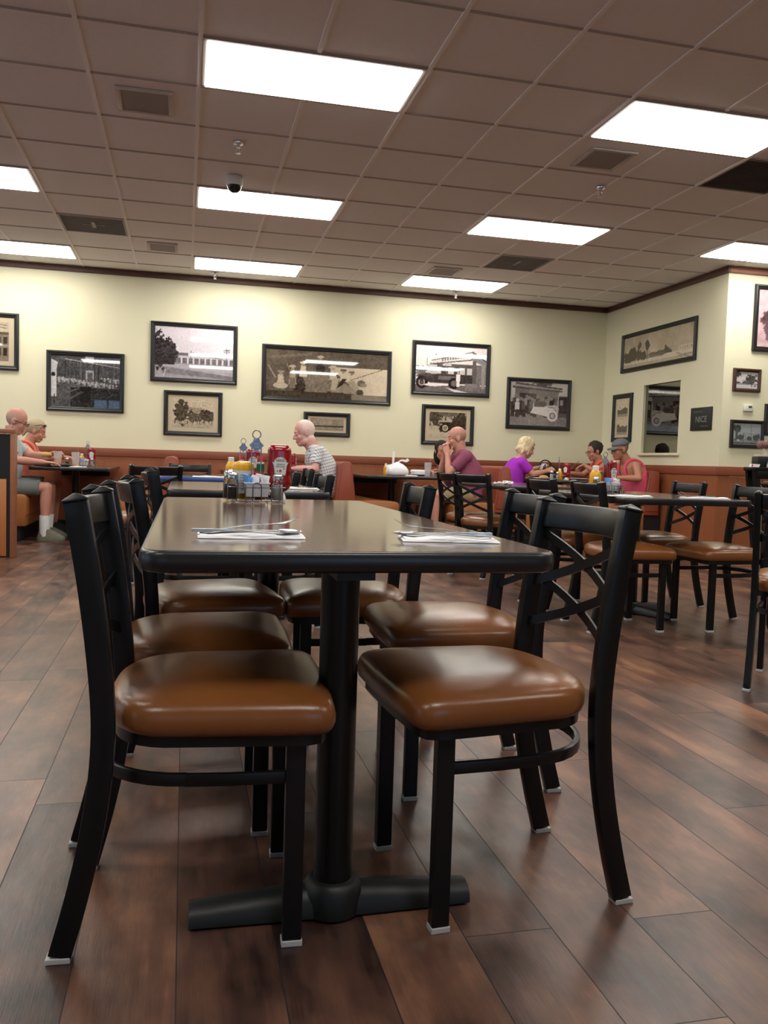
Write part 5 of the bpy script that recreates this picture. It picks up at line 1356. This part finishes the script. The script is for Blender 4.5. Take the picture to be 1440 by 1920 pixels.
    if kind == 'tee':
        torso(C, .014, 0, 9)
        for s in (-1, 1):
            E = Vector(am[s][0]) if s in am else Vector((.12, s * .24, .80)); S = sh[s]
            C.ell(S, (.074 * k, .070 * k, .072 * k), None, 14, 10); C.tube([S, lerp(S, E, .4), lerp(S, E, .72)], .06, 14, radii=[.068 * k, .066 * k, .062 * k])
            C.ell(lerp(S, nb, .5), (.075, .07, .05), None, 12, 8)
    else:
        torso(C, .012, 0, 6)
        for s in (-1, 1):
            yo = s * .074 * k; f1 = Vector((d1.z, 0, -d1.x))
            p = [chest + f1 * .125 + Vector((0, yo * 1.1, 0)), lerp(chest, up, .8) + f1 * .115 + Vector((0, yo, 0)), up + f1 * .055 + d1 * .045 + Vector((0, yo, 0)), up - f1 * .04 + d1 * .05 + Vector((0, yo, 0)), lerp(chest, up, .8) - f1 * .115 + Vector((0, yo, 0)), chest - f1 * .128 + Vector((0, yo * 1.1, 0))]
            C.tube(bez(p, 4), .020, 10)
    put('shirt', remeshed(C, .011, 3, 'shirt'), mt, t)
    if low:
        C = MB(); rs_ = []
        torso(C, .012, 0, 3); fr = low[1] if len(low) > 1 else .82
        for s in (-1, 1):
            hj, K, A = kn[s]; C.tube([hj - Vector((.06, 0, 0)), lerp(hj, K, .5), lerp(hj, K, fr)], .08, 16, radii=[.100, .092, .084])
            if fr >= 1: C.tube([K, lerp(K, A, .5), A], .07, 14, radii=[.075, .068, .06]); C.ell(K, (.078, .076, .078), None, 12, 8)
        put('trousers' if fr >= 1 else 'shorts', remeshed(C, .012, 3, 'shorts'), MAT[low[0]], t)
    for s in (-1, 1):
        hj, K, A = kn[s]
        if socks: MB().tube([lerp(K, A, .62), A, A + Vector((.01, 0, -.04))], .05, 14, radii=[.052, .046, .045]).build('sock', MAT[socks], t)
        C = MB(); c = A + Vector((.055, 0, -.035))
        C.rings([[(c.x + px * 1.0 + .01, c.y + py, zz) for px, py, _ in sring(.135 * q, .047 * q, 0, 20, 2.6)] for zz, q in ((.0, .96), (.022, 1.02), (.045, .96))] + [[(c.x - .01 + px, c.y + py, .075) for px, py, _ in sring(.10, .040, 0, 20, 2.6)], [(c.x - .045 + px, c.y + py, .115) for px, py, _ in sring(.058, .036, 0, 20, 2.6)]])
        C.build('shoe', MAT[shoes or 'shoe_dark'], t, angle=60)
    # hair
    if hair in ('short', 'bob', 'tied', 'long'):
        hm = {'short': (.100, .084, .098), 'bob': (.110, .094, .104), 'tied': (.101, .083, .097), 'long': (.106, .088, .102)}[hair]
        rnd = random.Random(int(abs(x) * 77)); C = MB(); C.ell((-.020, 0, .040), hm, None, 26, 18)
        if hair == 'bob':
            C.ell((-.045, 0, -.02), (.075, .092, .095), None, 20, 12)
            for q in range(46): 
                a = rnd.uniform(-2.3, 2.3) + PI; r_ = .085; C.ell((-.03 + r_ * math.cos(a) * 1.0, r_ * math.sin(a) * 1.02, rnd.uniform(-.085, .11)), (.015, .015, .034), None, 8, 6)
        if hair == 'tied': C.ell((-.10, 0, -.01), (.035, .035, .05), None, 12, 8); C.ell((-.115, 0, -.06), (.022, .025, .05), None, 10, 8)
        if hair == 'long': C.ell((-.06, 0, -.06), (.06, .085, .13), None, 16, 10)
        if hair == 'short':
            for q in range(40):
                v = Vector((rnd.gauss(-.3, .6), rnd.gauss(0, .6), abs(rnd.gauss(.6, .4)))).normalized(); C.ell((-.02 + v.x * .093, v.y * .076, .042 + v.z * .09), (.018, .018, .014), None, 8, 6)
        me = remeshed(C, .007, 2, 'hair')
        bm = bmesh.new(); bm.from_mesh(me)
        kill = []
        for v in bm.verts:
            c = v.co; face = c.x > .032 + .25 * max(0, c.z - .02) and c.z < .085 if hair != 'bob' else (c.x > .035 + .3 * max(0, c.z - .03) and c.z < .075)
            low_ = (hair == 'short' and c.z < -.055) or (c.x > -.005 and c.z < -.012 and hair in ('short', 'tied')) or (hair == 'tied' and c.z < -.11)
            if face or low_: kill.append(v)
        bmesh.ops.delete(bm, geom=kill, context='VERTS'); bm.to_mesh(me); bm.free()
        me.transform(HM); o = put('hair', me, MAT[haircol if isinstance(haircol, str) else 'hair_dark'], t)
        sdm = o.modifiers.new('thickness', 'SOLIDIFY'); sdm.thickness = .006; sdm.offset = -1
    for e in extras:
        if e == 'glasses' or e == 'sunglasses':
            C = MB(); dz, dx = (.006, .004) if e == 'glasses' else (.085, -.030)
            for s in (-1, 1):
                ring_ = [(.098 + dx, s * .031 + .024 * math.cos(a * PI / 8), dz + .017 * math.sin(a * PI / 8)) for a in range(16)]
                if e == 'glasses': C.tube(ring_, .0022, 5, closed=True, M=HM)
                else: C.ell((.090 + dx, s * .033, dz), (.008, .030, .021), HM, 12, 8)
                C.tube([(.097 + dx, s * .055, dz + .006), (.05 + dx * .8, s * .078, dz + .002), (-.015 + dx * .4, s * .084, dz * .6 + .004)], .0024, 5, M=HM)
            C.tube([(.100 + dx, -.009, dz + .004), (.102 + dx, 0, dz + .007), (.100 + dx, .009, dz + .004)], .002, 5, M=HM)
            C.build('eyeglasses' if e == 'glasses' else 'sunglasses', MAT['glasses_dark'], t)
        if e == 'cap':
            C = MB(); C.ell((-.018, 0, .052), (.104, .086, .080), HM, 24, 14); C.v = C.v
            me = C.mesh('crown', MAT['cap_grey']); bm = bmesh.new(); bm.from_mesh(me)
            bmesh.ops.delete(bm, geom=[v for v in bm.verts if (HI @ v.co).z < .038], context='VERTS'); bm.to_mesh(me); bm.free()
            o = bpy.data.objects.new('cap', me); COL.objects.link(o); o.parent = t; sdm = o.modifiers.new('thickness', 'SOLIDIFY'); sdm.thickness = .006
            C = MB(); rs_ = []
            for q in range(9):
                yy = lerp(-.068, .068, q / 8); fx = .075 + .075 * math.sqrt(max(0, 1 - (yy / .072) ** 2)); zz = .040 - .018 * (yy / .07) ** 2
                rs_.append([(.045, yy, zz + .004), (fx, yy, zz - .012), (fx, yy, zz - .009), (.045, yy, zz + .009)])
            C.rings(rs_, M=HM); b2 = C.build('brim', MAT['cap_grey'], o, angle=60)
        if e == 'watch':
            s = 1; E, W = Vector(am[s][0]), Vector(am[s][1]); d = (W - E).normalized(); c = lerp(E, W, .92)
            C = MB(); C.tube([c - d * .011, c + d * .011], .0345, 14); C.build('watch', MAT['glasses_dark'], t)
    return t
cloth('tee_greyblue', (.42, .47, .50)); cloth('shorts_grey', (.15, .165, .155)); cloth('tank_coral', (.75, .20, .15)); cloth('shirt_maroon', (.25, .062, .115)); cloth('shorts_khaki', (.30, .22, .12))
cloth('shirt_purple', (.33, .02, .46)); cloth('tank_orange', (.80, .10, .055)); cloth('tank_pink', (.70, .09, .17)); cloth('denim', (.035, .055, .12)); cloth('dark_cloth', (.02, .02, .022)); cloth('cap_grey', (.13, .14, .155)); cloth('sock_white', (.72, .72, .72)); cloth('hair_blonde', (.70, .58, .36)); cloth('hair_grey_blonde', (.40, .31, .20)); cloth('hair_black', (.012, .009, .009)); cloth('hair_brown', (.035, .024, .018))
mat('shoe_dark', (.02, .02, .02), .6); mat('shoe_olive', (.16, .15, .11), .7, var=.5, vscale=60); mat('glasses_dark', (.012, .011, .011), .25); plaid_mat()
SK, SKP, SKT = (.52, .255, .175), (.60, .32, .25), (.42, .195, .115)
def V(*a): return Vector(a)
yp = 9.06
person('bald man in grey tee eating at far left booth behind the cabinet', rel(31, yp) - .13, yp, 0, (.50, .24, .18), lean=4, bend=8, hf=.05, head=(22, 0, 0), girth=.03, hair='fringe', haircol=(.35, .30, .27), top=('tee', 'tee_greyblue'), low=('shorts_grey', .86), socks='sock_white', shoes='shoe_olive', knee=.43, hipz=.545, extras=('watch', 'glasses'),
       arms={-1: (V(.17, -.26, .80), V(.42, -.20, .785), (1, .2, -.05), (0, 0, -1), 18), 1: (V(.20, .22, .84), V(.44, .10, .865), (1, -.2, .1), (0, -.6, -.8), 40)})
person('blonde woman with sunglasses on her head at far left booth', rel(50, 9.78) - .13, 9.78, 0, SK, lean=12, bend=14, hf=.06, head=(22, 0, 0), hair='tied', haircol='hair_grey_blonde', top=('tank', 'tank_coral'), low=('dark_cloth', .7), extras=('sunglasses',), hipz=.545, k=.92, sw=.165,
       arms={-1: (V(.26, -.22, .82), V(.48, -.12, .84), (1, .3, 0), (0, 0, -1), 35), 1: (V(.26, .22, .82), V(.48, .10, .84), (1, -.3, 0), (0, 0, -1), 35)})
person('elderly white haired man in plaid shirt sitting alone facing left', rel(608, 9.1), 9.1, 180, (.62, .33, .29), lean=6, bend=20, hf=.075, head=(14, 0, 0), girth=.045, hair='crop', haircol=(.78, .70, .66), brow=(.5, .4, .35), top=('tee', 'plaid_cloth'), low=('dark_cloth', 1.0), hipz=.56, hs=1.17, neck=1.2, jowl=1.12,
       arms={-1: (V(.14, -.25, .79), V(.36, -.12, .79), (1, .3, 0), (0, 0, -1), 30), 1: (V(.14, .25, .79), V(.36, .12, .79), (1, -.3, 0), (0, 0, -1), 30)})
person('bald man in maroon tee with hands clasped at his mouth', rel(881, 9.08), 9.08, 180, (.55, .27, .20), lean=8, bend=14, hf=.03, head=(8, -12, 0), girth=.05, hair='fringe', haircol=(.20, .14, .11), top=('tee', 'shirt_maroon'), low=('shorts_khaki', .8), sw=.195, hipz=.56, neck=1.15, jowl=1.0,
       arms={1: (V(.30, .15, .792), V(.295, .045, 1.0), (.15, -.28, 1), (-.35, -1, 0), 48), -1: (V(.30, -.15, .792), V(.295, -.045, 1.0), (.15, .28, 1), (-.35, 1, 0), 48)})
person('dark haired girl peeking out behind the maroon shirted man', rel(861, 9.75), 9.75, 200, (.50, .25, .17), lean=20, bend=14, hf=.06, head=(8, 72, 0), hair='long', haircol='hair_black', top=('tee', 'shirt_maroon'), low=('dark_cloth', 1.0), k=.88, sw=.16, hipz=.53)
person('blonde woman in purple shirt facing right in the corner booth', rel(955, 9.58), 9.58, 0, (.56, .29, .20), lean=8, bend=16, hf=.06, head=(24, 0, 0), hair='bob', haircol='hair_blonde', top=('tee', 'shirt_purple'), low=('dark_cloth', 1.0), hipz=.535, k=.93, sw=.17, girth=.015,
       arms={-1: (V(.22, -.20, .80), V(.42, -.14, .84), (.9, .2, .35), (.3, .6, -.6), 45), 1: (V(.25, .20, .82), V(.42, .10, .88), (.9, -.2, .2), (.2, -.6, -.6), 45)})
person('short haired woman with glasses in orange tank top, holding fork', rel(1138, 9.74), 9.74, 180, SK, lean=8, bend=15, hf=.05, head=(14, -6, 0), hair='short', haircol='hair_brown', top=('tank', 'tank_orange'), low=('dark_cloth', 1.0), extras=('glasses',), hipz=.53, k=.92, sw=.18, girth=.03,
       arms={1: (V(.20, .25, .80), V(.40, .14, .93), (.8, -.1, -.4), (.3, .2, -.9), 45), -1: (V(.22, -.24, .80), V(.46, -.14, .82), (1, .3, -.1), (0, .3, -1), 40)})
person('man in grey cap and pink tank top at the corner booth', rel(1198, 9.06), 9.06, 180, SKT, lean=10, bend=22, hf=.075, head=(10, 0, 0), girth=.045, hair='crop', haircol=(.10, .085, .075), top=('tank', 'tank_pink'), low=('denim', .85), extras=('cap', 'glasses'), hipz=.54, k=.97, sw=.20,
       arms={1: (V(.16, .27, .79), V(.38, .14, .79), (1, -.3, 0), (0, 0, -1), 35), -1: (V(.16, -.27, .79), V(.38, -.16, .79), (1, .3, 0), (0, 0, -1), 35)})
# fork in the raised hand of the woman with glasses
fk = fork(rel(1074, 9.62), 9.60, .915, 200, 'fork held up by the woman with glasses', 35, group='held forks')
# sandwich in the hands of the couple
b = MB(); b.ell((0, 0, 0), (.055, .045, .028)); o = b.build('sandwich', MAT['bread'], None, loc=(rel(86, 9.05), 9.10, .86)); tag(o, 'sandwich held by the bald man at far left', 'food')
b = MB(); b.sweep(bez([(0, 0, 0), (.02, 0, .05), (.05, .01, .07), (.07, 0, .03)], 4), .07, .006, (0, 1, 0)); o = b.build('paper_napkin', M_pap, None, loc=(rel(1013, 9.5), 9.5, .86)); tag(o, 'white napkin held by the blonde woman in purple', 'napkin')
# ================================================================ light, world, view
w = bpy.data.worlds.new('world'); sc.world = w; w.use_nodes = True
bg = w.node_tree.nodes['Background']; bg.inputs[0].default_value = (0.42, 0.66, 1.0, 1); bg.inputs[1].default_value = 1.0
sc.view_settings.view_transform = 'Standard'; sc.view_settings.look = 'None'
sc.view_settings.gamma = 1.0; sc.view_settings.use_curve_mapping = False; sc.view_settings.exposure = 0.84
cy = sc.cycles
cy.use_denoising = True; cy.use_adaptive_sampling = True; cy.adaptive_threshold = 0.015; cy.max_bounces = 7; cy.diffuse_bounces = 4; cy.glossy_bounces = 4; cy.transmission_bounces = 6; cy.transparent_max_bounces = 12
cy.sample_clamp_indirect = 4.0; cy.caustics_reflective = False; cy.caustics_refractive = False; cy.use_light_tree = True
